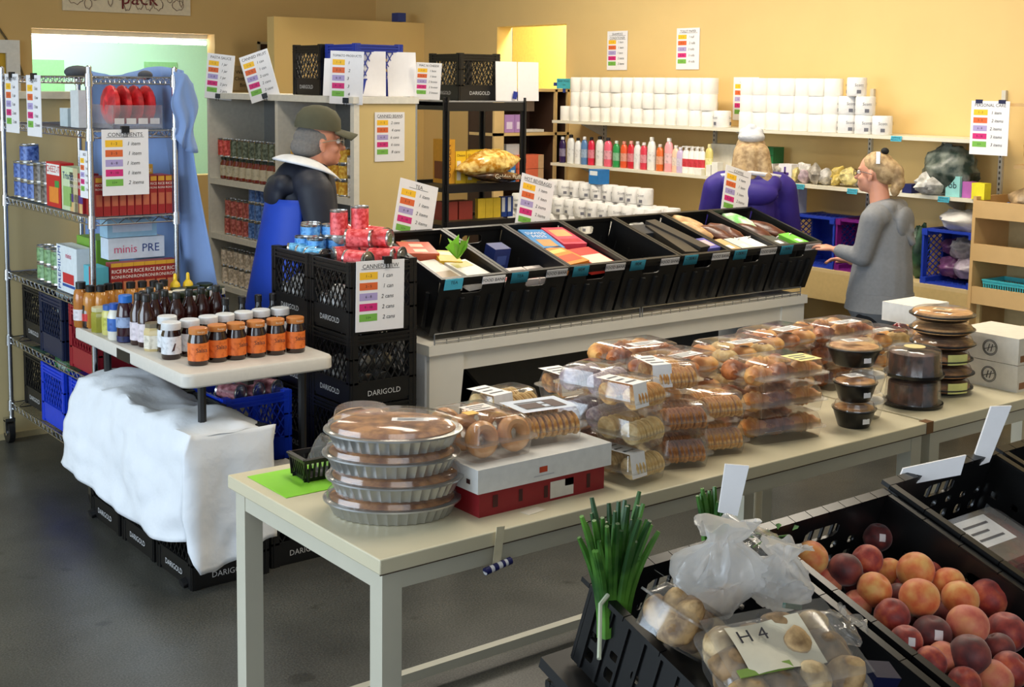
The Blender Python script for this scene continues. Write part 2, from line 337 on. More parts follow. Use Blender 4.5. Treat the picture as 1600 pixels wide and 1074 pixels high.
bakery_table(3.520, 5.32, 'cream table carrying the black based pie stack and white boxes')
o = B().box(0, -.0012, -.036, .035, 0, .002).box(0, 0, 0, .035, .03, .0015).build('brown_tape', mat((120, 84, 52), .5), None, (3.49, 2.357, TZ)); tag(o, 'brown tape wrapped over the joint between the cream tables', 'tape')
# ================================================================== folding table
GREYT = mat((214, 209, 200), .5, var=.03, scale=60, bump=.03); DK = mat((26, 26, 28), .45)
FT = .79; fx0, fx1, fy0, fy1 = 1.78, 2.375, 4.13, 5.25
t = empty('folding_table', ((fx0+fx1)/2, (fy0+fy1)/2, 0)); tag(t, 'light grey plastic folding table crowded with condiment bottles', 'table'); L = (fx1-fx0)/2; W = (fy1-fy0)/2
def rrect(L, W, r, n=5): return [(sx*(L-r)+r*math.cos(a0+PI/2*k/n), sy*(W-r)+r*math.sin(a0+PI/2*k/n)) for sx, sy, a0 in ((1, 1, 0), (-1, 1, PI/2), (-1, -1, PI), (1, -1, 3*PI/2)) for k in range(n+1)]
P0 = rrect(L, W, .045); P1 = rrect(L-.006, W-.006, .04)
B().loft([[(x, y, FT-.05) for x, y in P1], [(x, y, FT-.044) for x, y in P0], [(x, y, FT-.008) for x, y in P0], [(x, y, FT) for x, y in P1]]).build('tabletop', GREYT, t)
B().box(-L-.002, -.065, FT-.048, -L+.02, .065, FT-.008).build('hinge_cover', DK, t)
for s in (-1, 1):
    g = B()
    for sx in (-.19, .21): g.tube([(sx, s*(W-.1), .03), (sx, s*(W-.1), FT-.05)], .016, 8)
    g.tube([(-L+.02, s*(W-.1), .012), (-L+.1, s*(W-.1), .035), (0, s*(W-.1), .05), (L-.1, s*(W-.1), .035), (L-.02, s*(W-.1), .012)], .02, 8)
    g.build('leg_frame', DK, t)
B().box(-.012, -W+.1, FT-.09, .012, W-.1, FT-.07).build('brace', DK, t)
# crates below it and the white sheet thrown over them
for k in range(3):
    crate(KB, (1.815, 4.17+.345*k, 0), 0, 'black milk crate on the floor under the white sheet')
    o = crate(KB, (1.815, 4.17+.345*k, .28), 0, 'upper black milk crate hidden under the white sheet')
crate(KB, (2.08+.06, 4.20, 0), 0, 'black milk crate on the floor between folding table legs'); crate(KB, (2.14, 4.60, 0), 0, 'black milk crate beneath the blue crate under folding table')
crate(BLUE, (2.14, 4.60, .28), 0, 'bright blue milk crate of bottles under the folding table')
def cloth():
    b = B(); NU, NV = 44, 44
    # u along Y (front 4.12 to back 5.2), v across: top inner edge to the hem on the aisle side
    def fn(u, v):
        y = 4.12+1.08*u; n = noise.noise(Vector((u*5, v*4, 1.3))); n2 = noise.noise(Vector((u*13, v*9, 4.1)))
        if v < .38:
            q = v/.38; x = 2.12-.33*q; z = .585+.03*n+.016*n2+.025*math.sin(q*PI)*math.sin(u*9)
            z -= .05*max(0, 1-q*3)
        else:
            q = (v-.38)/.62; r = min(1, q*6); x = 1.79-.022*r-.06*q*(.35+.65*u)+.035*n*q+.02*math.sin(u*11+q*2)*q+.012*n2; z = .585-.012*r-.375*q-.03*q*math.sin(u*4.2)+.012*n*q
        return (x, y+.012*n+(.08*max(0, v-.38) if u > .9 else 0), z)
    b.grid(fn, NU, NV)
    def fr(u, v):        # the end facing the bakery table
        n = noise.noise(Vector((u*6, v*5, 7.7)))
        x = 1.79-.02*min(1, v*6)-.03*v+(.33+.03*v)*u; e_ = Vector(fn(0, .38+.62*v)); w_ = max(0, 1-u*7)
        q_ = Vector((x, 4.12-.015*min(1, v*5)-.05*v*(.6+.4*math.sin(u*9+1))+.014*n*v, .575-.44*v-.04*math.sin(u*5)*v+.01*n)); return tuple(q_*(1-w_)+e_*w_)
    b.grid(fr, 20, 26); return b
o = cloth().build('white_sheet', mat((232, 236, 242), .85, var=.03, bump=.7, scale=11), smooth=60); tag(o, 'wrinkled white cotton sheet draped over crates under the folding table', 'sheet')
so = o.modifiers.new('thickness', 'SOLIDIFY'); so.thickness = .003
# ================================================================== wire rack
ux0, ux1, uy0, uy1 = 1.885, 2.255, 5.29, 6.48
t = empty('wire_rack', (ux0, uy0, 0)); tag(t, 'chrome wire rack on casters with rice boxes and milk crates', 'rack'); L, W = ux1-ux0, uy1-uy0
pm = B().lathe([(.0127, .12), (.0127, 1.85), (.006, 1.856)], 10)
for z in [.12+.05*k for k in range(35)]: pm.lathe([(.0132, z), (.0132, z+.004)], 10)
me = pm.mesh('post', CHROME)
sh = B()
for z in (0, -.028):
    for a, c in (((0, 0), (L, 0)), ((0, W), (L, W)), ((0, 0), (0, W)), ((L, 0), (L, W))): sh.tube([(*a, z), (*c, z)], .0033, 5)
for k in range(int(W/.03)):
    for x in (0, L): sh.tube([(x, k*.03, -.028 if k % 2 else 0), (x, (k+1)*.03, 0 if k % 2 else -.028)], .002, 4)
for k in range(int(L/.037)):
    for y in (0, W): sh.tube([(k*.037, y, -.028 if k % 2 else 0), ((k+1)*.037, y, 0 if k % 2 else -.028)], .002, 4)
for k in range(1, int(W/.025)): sh.tube([(0, k*.025, .002), (L, k*.025, .002)], .0018, 4)
for x in (L*.33, L*.66): sh.tube([(x, 0, -.004), (x, W, -.004)], .003, 5)
for x in (0, L):
    for y in (0, W): sh.lathe([(.019, -.04), (.017, .012)], 10, (x, y, 0))
ms = sh.mesh('shelf', CHROME)
SHZ = (.20, .53, .855, 1.222, 1.585, 1.81)
for z in SHZ:
    o = bpy.data.objects.new('shelf', ms); COL.objects.link(o); o.parent = t; o.location = (0, 0, z)
for x in (0, L):
    for y in (0, W):
        o = bpy.data.objects.new('post', me); COL.objects.link(o); o.parent = t; o.location = (x, y, 0)
        c = B().tube([(-.014, 0, .052), (.014, 0, .052)], .052, 18).build('caster', BLACKP, t, (x-.012, y, 0))
        B().tube([(-.018, 0, .052), (.018, 0, .052)], .018, 10).box(-.024, -.016, .05, -.018, .016, .115).box(.018, -.016, .05, .024, .016, .115).box(-.024, -.02, .108, .024, .02, .125).build('fork', CHROME, c)
def hang():
    b = B()
    def fn(u, v):
        y = 5.26+1.2*u; z = 1.84-1.12*v; fold = .016*math.sin(u*34+2*v)+.02*noise.noise(Vector((u*7, v*2, .5)))
        return (2.285+fold*(.4+v)+.13*v*max(0, 1-u*2.2)-.02*math.sin(v*3)*(u < .2), y-.05*v*(1-u), z+.02*math.sin(u*7)*(1-v))
    b.grid(fn, 70, 24)
    b.grid(lambda u, v: (2.235+.10*u+.012*math.sin(v*9+u*5), 5.258-.012*math.sin(u*3)+.012*math.sin(u*14)*v, 1.835-(.26+.06*math.sin(u*2.5))*v-.05*u*u), 14, 12)
    return b
o = hang().build('blue_bedsheet', mat((128, 156, 206), .85, var=.05, scale=12), smooth=60); tag(o, 'pale blue bedsheet hanging down the side of the wire rack', 'sheet')
o.modifiers.new('thickness', 'SOLIDIFY').thickness = .003
sign('CONDIMENTS', IT, (2.025, 5.268, 1.318), (0, 0, 0), 'quantity sign headed CONDIMENTS clipped on the wire rack end', .2, .275, (0, .275))
sign('CANNED MEAT', ['1 can', '1 can', '1 can', '2 cans', '2 cans'], (1.865, 6.26, 1.545), (0, 0, -PI/2), 'quantity sign clipped to the rack corner nearest the half wall', .2, .275, (0, .27), False)
sign('CRACKERS', ['1 box', '1 box', '1 box', '1 box', '2 boxes'], (1.862, 5.93, 1.54), (0, 0, -PI/2), 'quantity sign headed CRACKERS clipped to the rack top', .2, .275, (0, .27), False)
sign('RICE', IT, (1.90, 5.40, 1.30), (0, 0, -PI/2), 'quantity sign hung inside the rack beside red boxes', .12, .2, None, False)
# ================================================================== canned goods shelving (white)
SX = 3.47; CREAMW = mat((228, 224, 212), .6); YP = mat((216, 190, 128), .7, var=.03, scale=5)
t = empty('canned_goods_shelf', (SX, 5.84, 0)); tag(t, 'white wooden shelving full of cans behind the man', 'shelving')
D = .38; W = 1.80; zs = (.10, .53, .845, 1.19)
B().box(0, 0, 0, D, .03, 1.705).build('end_panel', YP, t); B().box(0, W-.03, 0, D, W, 1.705).build('end_panel', CREAMW, t); B().box(0, .85, .1, D, .885, 1.7).build('divider', CREAMW, t)
B().box(D, 0, 0, D+.012, W, 1.705).build('back_panel', mat((150, 152, 150), .7), t)
B().box(-.015, -.015, 1.69, D+.012, W, 1.725).build('top_board', CREAMW, t); B().box(-.004, -.004, .0, .028, .034, 1.689).build('corner_strip', CREAMW, t)
for z in zs: B().box(0, .03, z-.035, D, W-.03, z).build('shelf', CREAMW, t)
sign('CANNED BEANS', ['2 cans', '4 cans', '6 cans', '6 cans', '8 cans'], (3.685, 5.836, 1.385), (0, 0, 0), 'quantity sign headed CANNED BEANS stuck on the yellow end panel', .185, .26)
for (px, py, tt, rw, tilt, lb) in ((341, 155, 'PASTA SAUCE', ['1 jar', '1 jar', '1 jar', '2 jars', '2 jars'], .1, 'quantity sign leaning beside the blue bedsheet on white shelving'), (416, 155, 'CANNED FRUIT', ['1 can', '1 can', '2 cans', '2 cans', '3 cans'], -.3, 'quantity sign tilted over in front of the dark picture'), (541, 163, 'TOMATO PRODUCTS', ['1', '2', '3', '3', '4'], .03, 'quantity sign headed TOMATO PRODUCTS clipped above the man')):
    p = Px(px, py, SX-.02); sign(tt, rw, (SX-.022, p.y, p.z), (0, tilt, -PI/2+.6), lb, .19, .275, (.0, .02), False)
p = Py(667, 157, 5.9)
sign('MAC N CHEESE', ['1 box', '1 box', '2 boxes', '2 boxes', '3 boxes'], (p.x, 5.9, p.z+.005), (.08, .03, -.2), 'quantity sign leaning on the black crate above shelving', .15, .2, None, False)
for (px, w_, h_, rz, y_, lb) in ((521, .12, .2, -.9, 6.05, 'blank white paper half hidden behind the TOMATO PRODUCTS sign'), (578, .17, .24, -.5, 5.95, 'blank white paper leaning on the black and blue crates'), (629, .16, .24, -.3, 5.93, 'shiny blank white sheet standing against the blue crate')):
    p = Py(px, 152, y_); tag(B().box(-w_/2, -.001, 0, w_/2, .001, h_).build('blank_sheet', PAPER, None, (p.x, y_, 1.727), (-.12, 0, rz)), lb, 'paper')
crate(KB, (3.53, 6.30, 1.727), 0, 'black crate of packets on top of white shelving', False); crate((28, 52, 150), (3.55, 5.965, 1.727), 0, 'dark blue crate on top of the white shelving behind papers')

# ================================================================== black metal shelving
bx0, bx1, by0, by1 = 4.30, 4.87, 6.2, 6.62
t = empty('black_metal_shelving', (bx0, by0, 0)); tag(t, 'black metal shelving stocked with yellow boxes and snack bags', 'shelving'); L, W = bx1-bx0, by1-by0
BM = mat((26, 26, 27), .4)
for x in (0, L):
    for y in (0, W): B().box(x-.022, y-.004, 0, x+.022, y+.004, 1.72).box(x-.004, y-.022, 0, x+.004, y+.022, 1.72).build('post', BM, t)
for z in (.25, .62, .99, 1.21, 1.69): B().box(-.01, -.01, z-.045, L+.01, W+.01, z-.02).box(-.012, -.012, z-.05, L+.012, .01, z).box(-.012, W-.01, z-.05, L+.012, W+.012, z).build('shelf', BM, t)
B().box(-.005, -.005, 1.692, L+.01, W, 1.70).build('top_sheet', mat((150, 150, 150), .5), t)
crate(KB, (4.42, 6.24, 1.70), 0, 'black milk crate of packets on top of black metal shelving', True)
for k in range(2): tag(B().box(0, 0, 0, .165, .002, .235).build('blank_sheet', PAPER, None, (4.655+.168*k, 6.192, 1.70), (-.03, 0, .04)), 'blank white sheet standing on the end of black shelving', 'paper', 'pair of blank white sheets')
tag(B().box(0, 0, 0, .03, .003, .045).build('blue_tape', mat((28, 50, 150), .5), None, (4.775, 6.184, 1.715), (0, .2, 0)), 'scrap of blue tape on the blank white sheet', 'tape')
# ================================================================== wooden bookcase
WOOD = mat((205, 175, 120), .55, var=.08, scale=9); DKW = mat((58, 36, 24), .6, var=.1, scale=10)
t = empty('bookcase', (5.64, 7.52, 0)); tag(t, 'dark bookcase with pale wooden edges standing before the doorway', 'bookcase')
for x, w_ in ((0, .09), (.57, .022), (.69, .02)): B().box(x, 0, 0, x+w_, .02, 1.765).build('edge_strip', WOOD, t)
for x in (.0, .57, .69): B().box(x+.002, .02, 0, x+.018, .32, 1.76).build('side_panel', DKW, t)
B().box(0, .31, 0, .7, .325, 1.76).build('back_panel', DKW, t)
for z in (.75, 1.07, 1.445, 1.77): B().box(0, 0, z-.022, .71, .31, z).build('shelf', WOOD, t)
sg = B().box(0, 0, 0, .13, .003, .075).build('blue_notice', mat((70, 190, 220), .6), None, (6.22, 7.514, 1.772)); tag(sg, 'small bright blue notice taped above the bookcase', 'notice')
b = B().text('BABY FOOD', .02, T(.065, -.001, .05) @ FRONT).text('1 item', .015, T(.065, -.001, .025) @ FRONT); b.build('lettering', INK, sg); B().box(-.03, 0, .02, .0, .004, .045).box(.06, 0, -.03, .085, .004, 0).build('tape', mat((25, 60, 150), .5), sg)
# ================================================================== wall shelves
WS = mat((226, 220, 200), .5, var=.02); STD = mat((205, 200, 185), .4)
def wall_shelf(name, z, y0, y1, label):
    t = empty(name, (6.05, (y0+y1)/2, z)); tag(t, label, 'shelf'); Lh = (y1-y0)/2
    B().box(0, -Lh, -.02, .297, Lh, 0).build('board', WS, t)
    for y in (-Lh+.25, 0, Lh-.25): B().prism([(.29, -.02), (.29, -.12), (.06, -.02)], -.006, .006, T(0, y, 0) @ Matrix.Rotation(PI/2, 4, 'X')).build('bracket', STD, t)
    return t
wall_shelf('wall_shelf', 1.542, 3.87, 7.36, 'upper white wall shelf stacked with bare toilet rolls'); wall_shelf('wall_shelf', 1.23, 3.86, 7.37, 'white wall shelf lined with shampoo and lotion bottles')
for k, y in enumerate((7.1, 6.0, 4.75, 3.9)): 
    o = B().box(6.33, y-.012, .9, 6.349, y+.012, 1.70 if k in (0, 1) else 1.80).build('shelf_standard', STD); tag(o, 'slotted metal shelf standard on the yellow wall', 'bracket', 'slotted wall standards')
    s2 = B()
    for q in range(26): s2.box(6.3285, y-.004, .93+q*.03, 6.331, y+.004, .945+q*.03)
    s2.build('slot', mat((80, 75, 65), .6), o)
t = empty('wall_bench', (6.05, 4.55, 0)); tag(t, 'beige wooden bench along the wall carrying blue crates', 'bench')
B().box(0, -.75, .725, .297, .75, .745).build('board', mat((214, 190, 140), .55, var=.05), t); B().box(0, -.75, .56, .02, .75, .725).build('front_board', mat((205, 178, 122), .55, var=.05), t)
for y in (-.7, .7): B().box(.04, y-.03, 0, .28, y+.03, .725).build('leg', mat((190, 165, 115), .6), t)
for px, py, z in ((1401, 213, 1.542), (1250, 291, 1.23), (1332, 298, 1.23), (1475, 311, 1.23)):
    p = Px(px, py, 6.047); o = B().box(-.001, -.035, -.03, .001, .035, .0).build('shelf_tag', mat((70, 180, 205), .6), None, (6.046, p.y, z-.0), (0, .15, 0)); tag(o, 'small blue tag on the edge of a white wall shelf', 'tag', 'blue shelf edge tags')
    B().text('FEMININE', .013, T(-.002, 0, -.014) @ Matrix.Rotation(-PI/2, 4, 'Z') @ FRONT).text('PRODUCTS', .013, T(-.002, 0, -.026) @ Matrix.Rotation(-PI/2, 4, 'Z') @ FRONT).build('lettering', INK, o)
sign('SHAMPOO|CONDITIONER', ['1 item', '1 item', '1 item', '2 items', '2 items'], (6.345, 6.99, 1.912), (0, 0, -PI/2), 'quantity sign headed SHAMPOO CONDITIONER on the yellow wall')
sign('TOILET PAPER', ['1 roll', '2 rolls', '3 rolls', '3 rolls', '4 rolls'], (6.345, 6.28, 1.915), (0, 0, -PI/2), 'quantity sign headed TOILET PAPER on the yellow wall')
sign('SOAP', ['1', '1', '2', '2', '3'], (6.345, 5.745, 1.585), (0, 0, -PI/2), 'quantity sign headed SOAP half behind toilet rolls')
o = sign('PERSONAL CARE', ['1 item', '2 items', '2 items', '3 items', '3 items'], (5.965, 3.745, 1.47), (0, 0, -PI/2), 'quantity sign headed PERSONAL CARE taped by the wooden rack', .216, .275, None, False)
B().box(-.085, -.002, .262, -.045, .002, .282).box(.045, -.002, .262, .085, .002, .282).build('tape', mat((25, 30, 70), .5), o)
# ================================================================== slanted wooden rack at the right
PLY = mat((206, 168, 112), .55, var=.06, scale=12); t = empty('wooden_rack', (6.0, 3.82, 0)); tag(t, 'plywood display rack with trays beside the wall shelves', 'rack')
B().loft([[(x, 0, z) for x, z in ((-.02, 0), (.33, 0), (.33, 1.25), (0, 1.25))], [(x, .018, z) for x, z in ((-.02, 0), (.33, 0), (.33, 1.25), (0, 1.25))]]).build('side_panel', PLY, t)
for z in (1.155, .93, .705):
    B().box(.005, -.8, z-.015, .33, 0, z).build('tray', PLY, t); B().box(-.005, -.8, z-.015, .012, 0, z+.075).build('front_lip', PLY, t)
B().box(.318, -.8, .3, .33, 0, 1.25).build('back_panel', mat((190, 168, 120), .6), t)
B().box(.1, -.8, 1.40, .33, -.14, 1.42).box(.30, -.16, 1.25, .33, -.13, 1.72).build('upper_shelf', PLY, t); B().box(0, -.8, 1.72, .03, .02, 1.735).build('hanging_rail', PLY, t)
# ================================================================== bin stand
SWH = mat((226, 222, 212), .5, var=.03, scale=6); bx, by, bz = 2.862, 4.235, .75
t = empty('bin_stand', (bx, by, 0)); tag(t, 'low white stand holding the row of black bins', 'stand'); LN = 2.325; DP = .62
B().box(0, 0, bz-.042, LN, DP, bz).build('board', SWH, t); B().box(.02, .02, bz-.12, LN-.02, .04, bz-.042).build('apron', SWH, t)
for x, s in ((.01, 1), (LN-.01, -1)): B().loft([[(x+s*a, .012, z) for a, z in ((0, 0), (.1, 0), (.17, bz-.12), (.17, bz-.042), (0, bz-.042))], [(x+s*a, .036, z) for a, z in ((0, 0), (.1, 0), (.17, bz-.12), (.17, bz-.042), (0, bz-.042))]]).build('front_leg', SWH, t)
for x in (.0, LN-.02): B().box(x, .03, 0, x+.02, DP-.02, bz-.042).build('side_panel', mat((205, 208, 212), .5), t)
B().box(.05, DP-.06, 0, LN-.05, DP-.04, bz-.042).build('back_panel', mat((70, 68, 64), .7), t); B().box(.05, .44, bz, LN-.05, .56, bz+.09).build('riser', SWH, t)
wf = mat((150, 152, 155), .3, .9)
for a, c in ((.03, 1.16), (1.175, LN-.05)):
    g = B(); 
    for z in (.045, .02, .008): g.tube([(a, .006, bz+z), (c, .006, bz+z)], .0025, 5)
    for k in range(int((c-a)/.06)+1): g.tube([(a+k*.06, .006, bz), (a+k*.06, .006, bz+.02)], .0018, 4)
    for x in (a, c): g.tube([(x, .006, bz), (x, .006, bz+.045)], .003, 5)
    g.build('wire_fence', wf, t)
def bin_mesh():
    """bin with its rim at z=0, hanging down .265; x 0..w, y 0..d"""
    w, d, h, tp, th = .322, .50, .262, .022, .005; b = B()
    fw_ = hole = None
    def wall(L, m, holes, ribs):
        hole_plate(b, L, h, th, holes, m)
        for x in ribs: b.tube([(x, -.003, .02), (x, -.003, h-.09)], .012, 6, m)
    base = T(0, 0, -h)
    lean = lambda: Matrix.Rotation(math.atan2(tp, h), 4, 'X')
    # front and back lean outward to the top
    wall(w, T(0, tp, -h) @ Matrix.Rotation(math.atan2(tp, h), 4, 'X'), [(w/2, h-.055, .055, .02)], [.05, .12, .2, .27])
    wall(w, T(w, d-tp, -h) @ Matrix.Rotation(PI, 4, 'Z') @ Matrix.Rotation(math.atan2(tp, h), 4, 'X'), [(w/2, h-.055, .055, .02)], [.05, .12, .2, .27])
    wall(d-2*tp, T(.012, d-tp, -h) @ Matrix.Rotation(-PI/2, 4, 'Z') @ Matrix.Rotation(.045, 4, 'X'), [], [.1, .2, .3, .4]); wall(d-2*tp, T(w-.012, tp, -h) @ Matrix.Rotation(PI/2, 4, 'Z') @ Matrix.Rotation(.045, 4, 'X'), [], [.1, .2, .3, .4])
    b.box(.012, tp, -h, w-.012, d-tp, -h+.006)
    for x0, y0, x1, y1 in ((-.006, -.006, w+.006, .012), (-.006, d-.012, w+.006, d+.006), (-.006, 0, .01, d), (w-.01, 0, w+.006, d)): b.box(x0, y0, -.014, x1, y1, .003)
    return b
BT = math.radians(16)
BINP = Proto(tag(bin_mesh().build('display_bin', BLACKP), 'black plastic bin on the white stand', 'bin', 'black bins on the white stand'))
BINS = []
names = ('of tea boxes', 'nearly empty holding one blue tin', 'holding blue and pink cookie boxes', 'standing empty', 'of dark flat boxes', 'of brown coffee bags', 'of coffee bags at the stand end')
BY0 = 4.222
for k in range(7):
    o = BINP.put((2.914+.3375*k, BY0, 1.018), (BT, 0, 0), 'black plastic bin '+names[k]); BINS.append(o)
    e = B().box(.20, -.009, -.035, .315, -.0065, -.002).build('white_label', PAPER, o); B().text('FOOD BANK', .02, T(.257, -.0098, -.025) @ FRONT).build('lettering', INK, o)
    e = B().box(.012, -.009, -.045, .10, -.0065, .002).build('blue_label', mat((80, 190, 220), .6), o); B().text(('TEA', 'TEA', 'HOT|BEVERAGES', 'HOT|BEVERAGES', 'COFFEE', 'COFFEE', 'COFFEE')[k].split('|')[0], .02, T(.056, -.0098, -.02) @ FRONT).build('lettering', INK, o)
def inbin(k, x, y, dn): return Matrix.Translation((2.914+.3375*k, BY0, 1.018)) @ Matrix.Rotation(BT, 4, 'X') @ Vector((x, y, -dn))
for tt, px0, rw, x, rz, lb in (('TEA', 0, IT2, 3.125, .0, 'quantity sign headed TEA standing behind the bins'), ('HOT BEVERAGES', 0, IT2, 3.80, 0, 'quantity sign headed HOT BEVERAGES standing behind the bins'), ('COFFEE', 0, ['1 item', '1 item', '1 item', '2 items', '2 items'], 5.185, 0, 'quantity sign headed COFFEE standing behind the bins')):
    sign(tt, rw, (x-.03, 4.73, 1.105), (-.12, .26, 0), lb, .206, .268)
# crate stack: two columns, four high
for c in range(2):
    for r in range(4):
        crate(KB, (2.482, 4.205+.325*c, .28*r), 0, ('topmost', 'second from the top', 'third from the top', 'lowest')[3-r]+(' black milk crate in the column bearing the CANNED STEW sign' if c == 0 else ' black milk crate in the column beside the blue jacket'), True, 'stacked black milk crates beside the bin stand')
sign('CANNED STEW', ['1 can', '1 can', '2 cans', '2 cans', '2 cans'], (2.607, 4.198, .85), (-.01, .02, 0), 'quantity sign headed CANNED STEW clipped to the crate stack', .216, .272, (.03, .272))
# ================================================================== generic products
TIN = mat((190, 190, 188), .25, .9, .03); DARKGLASS = mat((30, 12, 8), .12, var=.1, coat=.6)
def pack(name, loc, dims, color, label, cat, group=None, rot=(0, 0, 0), decor=(), rough=.45):
    w, d, h = dims
    o = B().box(0, 0, 0, w, d, h).build(name, mat(color, rough), None, loc, rot); tag(o, label, cat, group)
    e = .0008; FM = {'y': (T(0, -e, 0) @ FRONT, w, h), 'x': (T(-e, d, 0) @ Matrix.Rotation(-PI/2, 4, 'Z') @ FRONT, d, h), 'z': (T(0, 0, h+e), w, d)}
    pch = {}; txt = {}
    for q in decor:
        m, W_, H_ = FM[q[0]]
        if isinstance(q[1], str): txt.setdefault(q[5], B()).text(q[1], q[4], m @ T(q[2]*W_, q[3]*H_, e*.6) @ (Matrix.Rotation(PI/2, 4, 'Z') if len(q) > 6 else Matrix()), wmax=(H_ if len(q) > 6 else W_)*.92)
        else: pch.setdefault(q[5], B()).add([(q[1]*W_, q[2]*H_, 0), (q[3]*W_, q[2]*H_, 0), (q[3]*W_, q[4]*H_, 0), (q[1]*W_, q[4]*H_, 0)], [(0, 1, 2, 3)], m)
    for c, b in pch.items(): b.build('printed_panel', mat(c, rough), o)
    for c, b in txt.items(): b.build('lettering', mat(c, .6), o)
    return o
def can(r, h, c, label, group=None, tall=True):
    o = B().lathe([(r*.9, .0), (r, .001), (r, .004), (r*.965, .006), (r*.965, h-.006), (r, h-.004), (r, h), (r*.93, h), (r*.92, h-.004), (r*.6, h-.004), (r*.55, h-.0025), (.001, h-.0025)], 18).build('food_can', TIN); tag(o, label, 'can', group)
    B().lathe([(r*.975, .009), (r*.975, h-.009)], 18).build('paper_label', mottled('can_%d_%d_%d' % c, c, tuple(min(255, v+70) for v in c), 55, .4, 0), o); return o
def bottle(name, prof, bm, cap, band, label, cat, group=None, sx=1, sy=1, n=18):
    """prof: (r, z) list; cap: (list, color); band: (r, z0, z1, color)"""
    o = B().lathe(prof, n, sx=sx, sy=sy).build(name, bm); tag(o, label, cat, group)
    if cap: B().lathe(cap[0], n).build('cap', mat(cap[1], .35), o)
    for bd in band: B().lathe([(bd[0], bd[1]), (bd[0], bd[2])], n, sx=sx, sy=sy).build('label_band', mottled('bl_%d_%d_%d' % bd[3], bd[3], tuple(max(0, v-50) for v in bd[3]), 60, .45, 0, .5, .75), o)
    return o
# ------------------------------------------------ rack: crates and boxes
def ry(px, y=300): return Px(px, y, 1.9).y
crate(RED, (1.905, 5.345, .535), 0, 'dark red milk crate on the wire rack'); crate(NAVY, (1.905, 5.75, .535), 0, 'navy milk crate on the wire rack'); crate(KB, (1.935, 6.10, .535), 0, 'black milk crate beside the navy crate on the rack')
crate(BLUE, (1.90, 5.345, .205), 0, 'bright blue milk crate on the rack bottom behind the sheet'); crate(BLUE, (1.90, 5.735, .205), 0, 'bright blue milk crate with a green packet on rack bottom'); crate(KB, (1.935, 6.11, .205), 0, 'black milk crate at the end of the rack bottom')
pack('green_packet', (1.95, 5.80, .40), (.05, .2, .11), (70, 160, 80), 'green packet sticking out of the blue crate', 'packet', decor=[('x', .2, .5, .8, .9, (190, 220, 190))])
pack('red_packet', (1.98, 5.41, .37), (.06, .15, .13), (190, 50, 50), 'red packet sticking out of the blue crate by the sheet', 'packet', decor=[('x', .1, .4, .5, .95, (235, 235, 235))])
pack('clear_bag', (1.96, 5.79, .72), (.2, .2, .11), (190, 205, 205), 'pale packet filling the navy crate', 'packet', decor=[('x', .1, .2, .9, .7, (120, 150, 130))])
z = 1.229
blue_c = can(.045, .085, (30, 60, 130), 'blue and yellow meat can stacked on the wire rack', 'meat cans on the rack'); pr = Proto(blue_c)
for k, (y, n) in enumerate(((6.40, 2), (6.30, 3), (6.20, 2))):
    for q in range(n): pr.put((1.95, y, z+.087*q))
pr = Proto(can(.045, .09, (60, 50, 40), 'dark meat can on the wire rack', 'dark cans on the rack'))
for y in (6.1, 6.0): pr.put((1.95, y, z)); pr.put((1.95, y, z+.092))
pack('cracker_box', (1.90, ry(95), z), (.06, ry(73)-ry(95), .2), (200, 30, 36), 'red cracker box headed CHEEZ-IT on the wire rack', 'box', decor=[('x', .06, .72, .94, .96, (245, 240, 235)), ('x', 'CHEEZ-IT', .5, .78, .06, (200, 30, 36)), ('x', .2, .1, .85, .45, (235, 140, 50)), ('x', .6, .45, .9, .6, (60, 150, 70))])
pack('cracker_box', (1.90, ry(122), z), (.06, ry(96)-ry(122)-.005, .19), (206, 222, 180), 'pale green cracker box reading Triscuit on the wire rack', 'box', decor=[('x', 'Triscuit', .42, .72, .045, (40, 80, 120)), ('x', .1, .1, .6, .55, (150, 190, 110)), ('x', .72, 0, 1, 1, (205, 190, 150))])
pk = Proto(pack('rice_box', (0, 0, 0), (.07, .05, .17), (176, 34, 46), 'red rice mix box facing the aisle on the rack', 'box', 'rice boxes facing the aisle', decor=[('x', 'RICE', .5, .78, .03, (245, 235, 225)), ('x', 'RONI', .5, .62, .03, (245, 235, 225)), ('x', 0, .25, 1, .45, (80, 50, 130)), ('x', .1, .0, .9, .24, (220, 180, 120))]))
for k in range(3): pk.put((1.90, 5.435+.055*k, z))
RB = [('y', .06, .86, .94, .98, (214, 160, 50)), ('y', 'RICE', .5, .76, .02, (245, 235, 225)), ('y', 'RONI', .5, .66, .02, (245, 235, 225)), ('y', .1, .25, .9, .55, (190, 100, 70))]
pk = Proto(pack('rice_box', (0, 0, 0), (.031, .11, .165), (160, 36, 36), 'red rice mix box standing spine out on the rack end', 'box', 'spine out rice boxes', decor=RB))
for k in range(10): pk.put((1.905+.034*k, 5.30, z), (0, 0, .03*math.sin(k*3)))
for k in range(2): pack('rice_box', (2.10+.055*k, 5.42, z), (.05, .05, .205), (206, 160, 50), 'yellow topped rice box behind the red row, '+('plain' if k == 0 else 'marked RICE'), 'box', decor=[('y', .0, 0, 1, .8, (160, 36, 36))]+([('y', 'RICE', .5, .84, .02, (245, 235, 225))] if k else []))
z = .862
pk = Proto(pack('rice_box', (0, 0, 0), (.048, .06, .165), (150, 38, 34), 'rice mix box marked RICE RONI on the lower rack shelf', 'box', 'RICE RONI boxes on the lower shelf', decor=[('y', 0, .9, 1, 1, (214, 160, 50)), ('y', 'RICE', .5, .74, .022, (245, 235, 225)), ('y', 'RONI', .5, .6, .022, (245, 235, 225)), ('y', .08, .26, .92, .52, (205, 130, 90))]))
for k in range(6): pk.put((1.965+.049*k, 5.30, z))
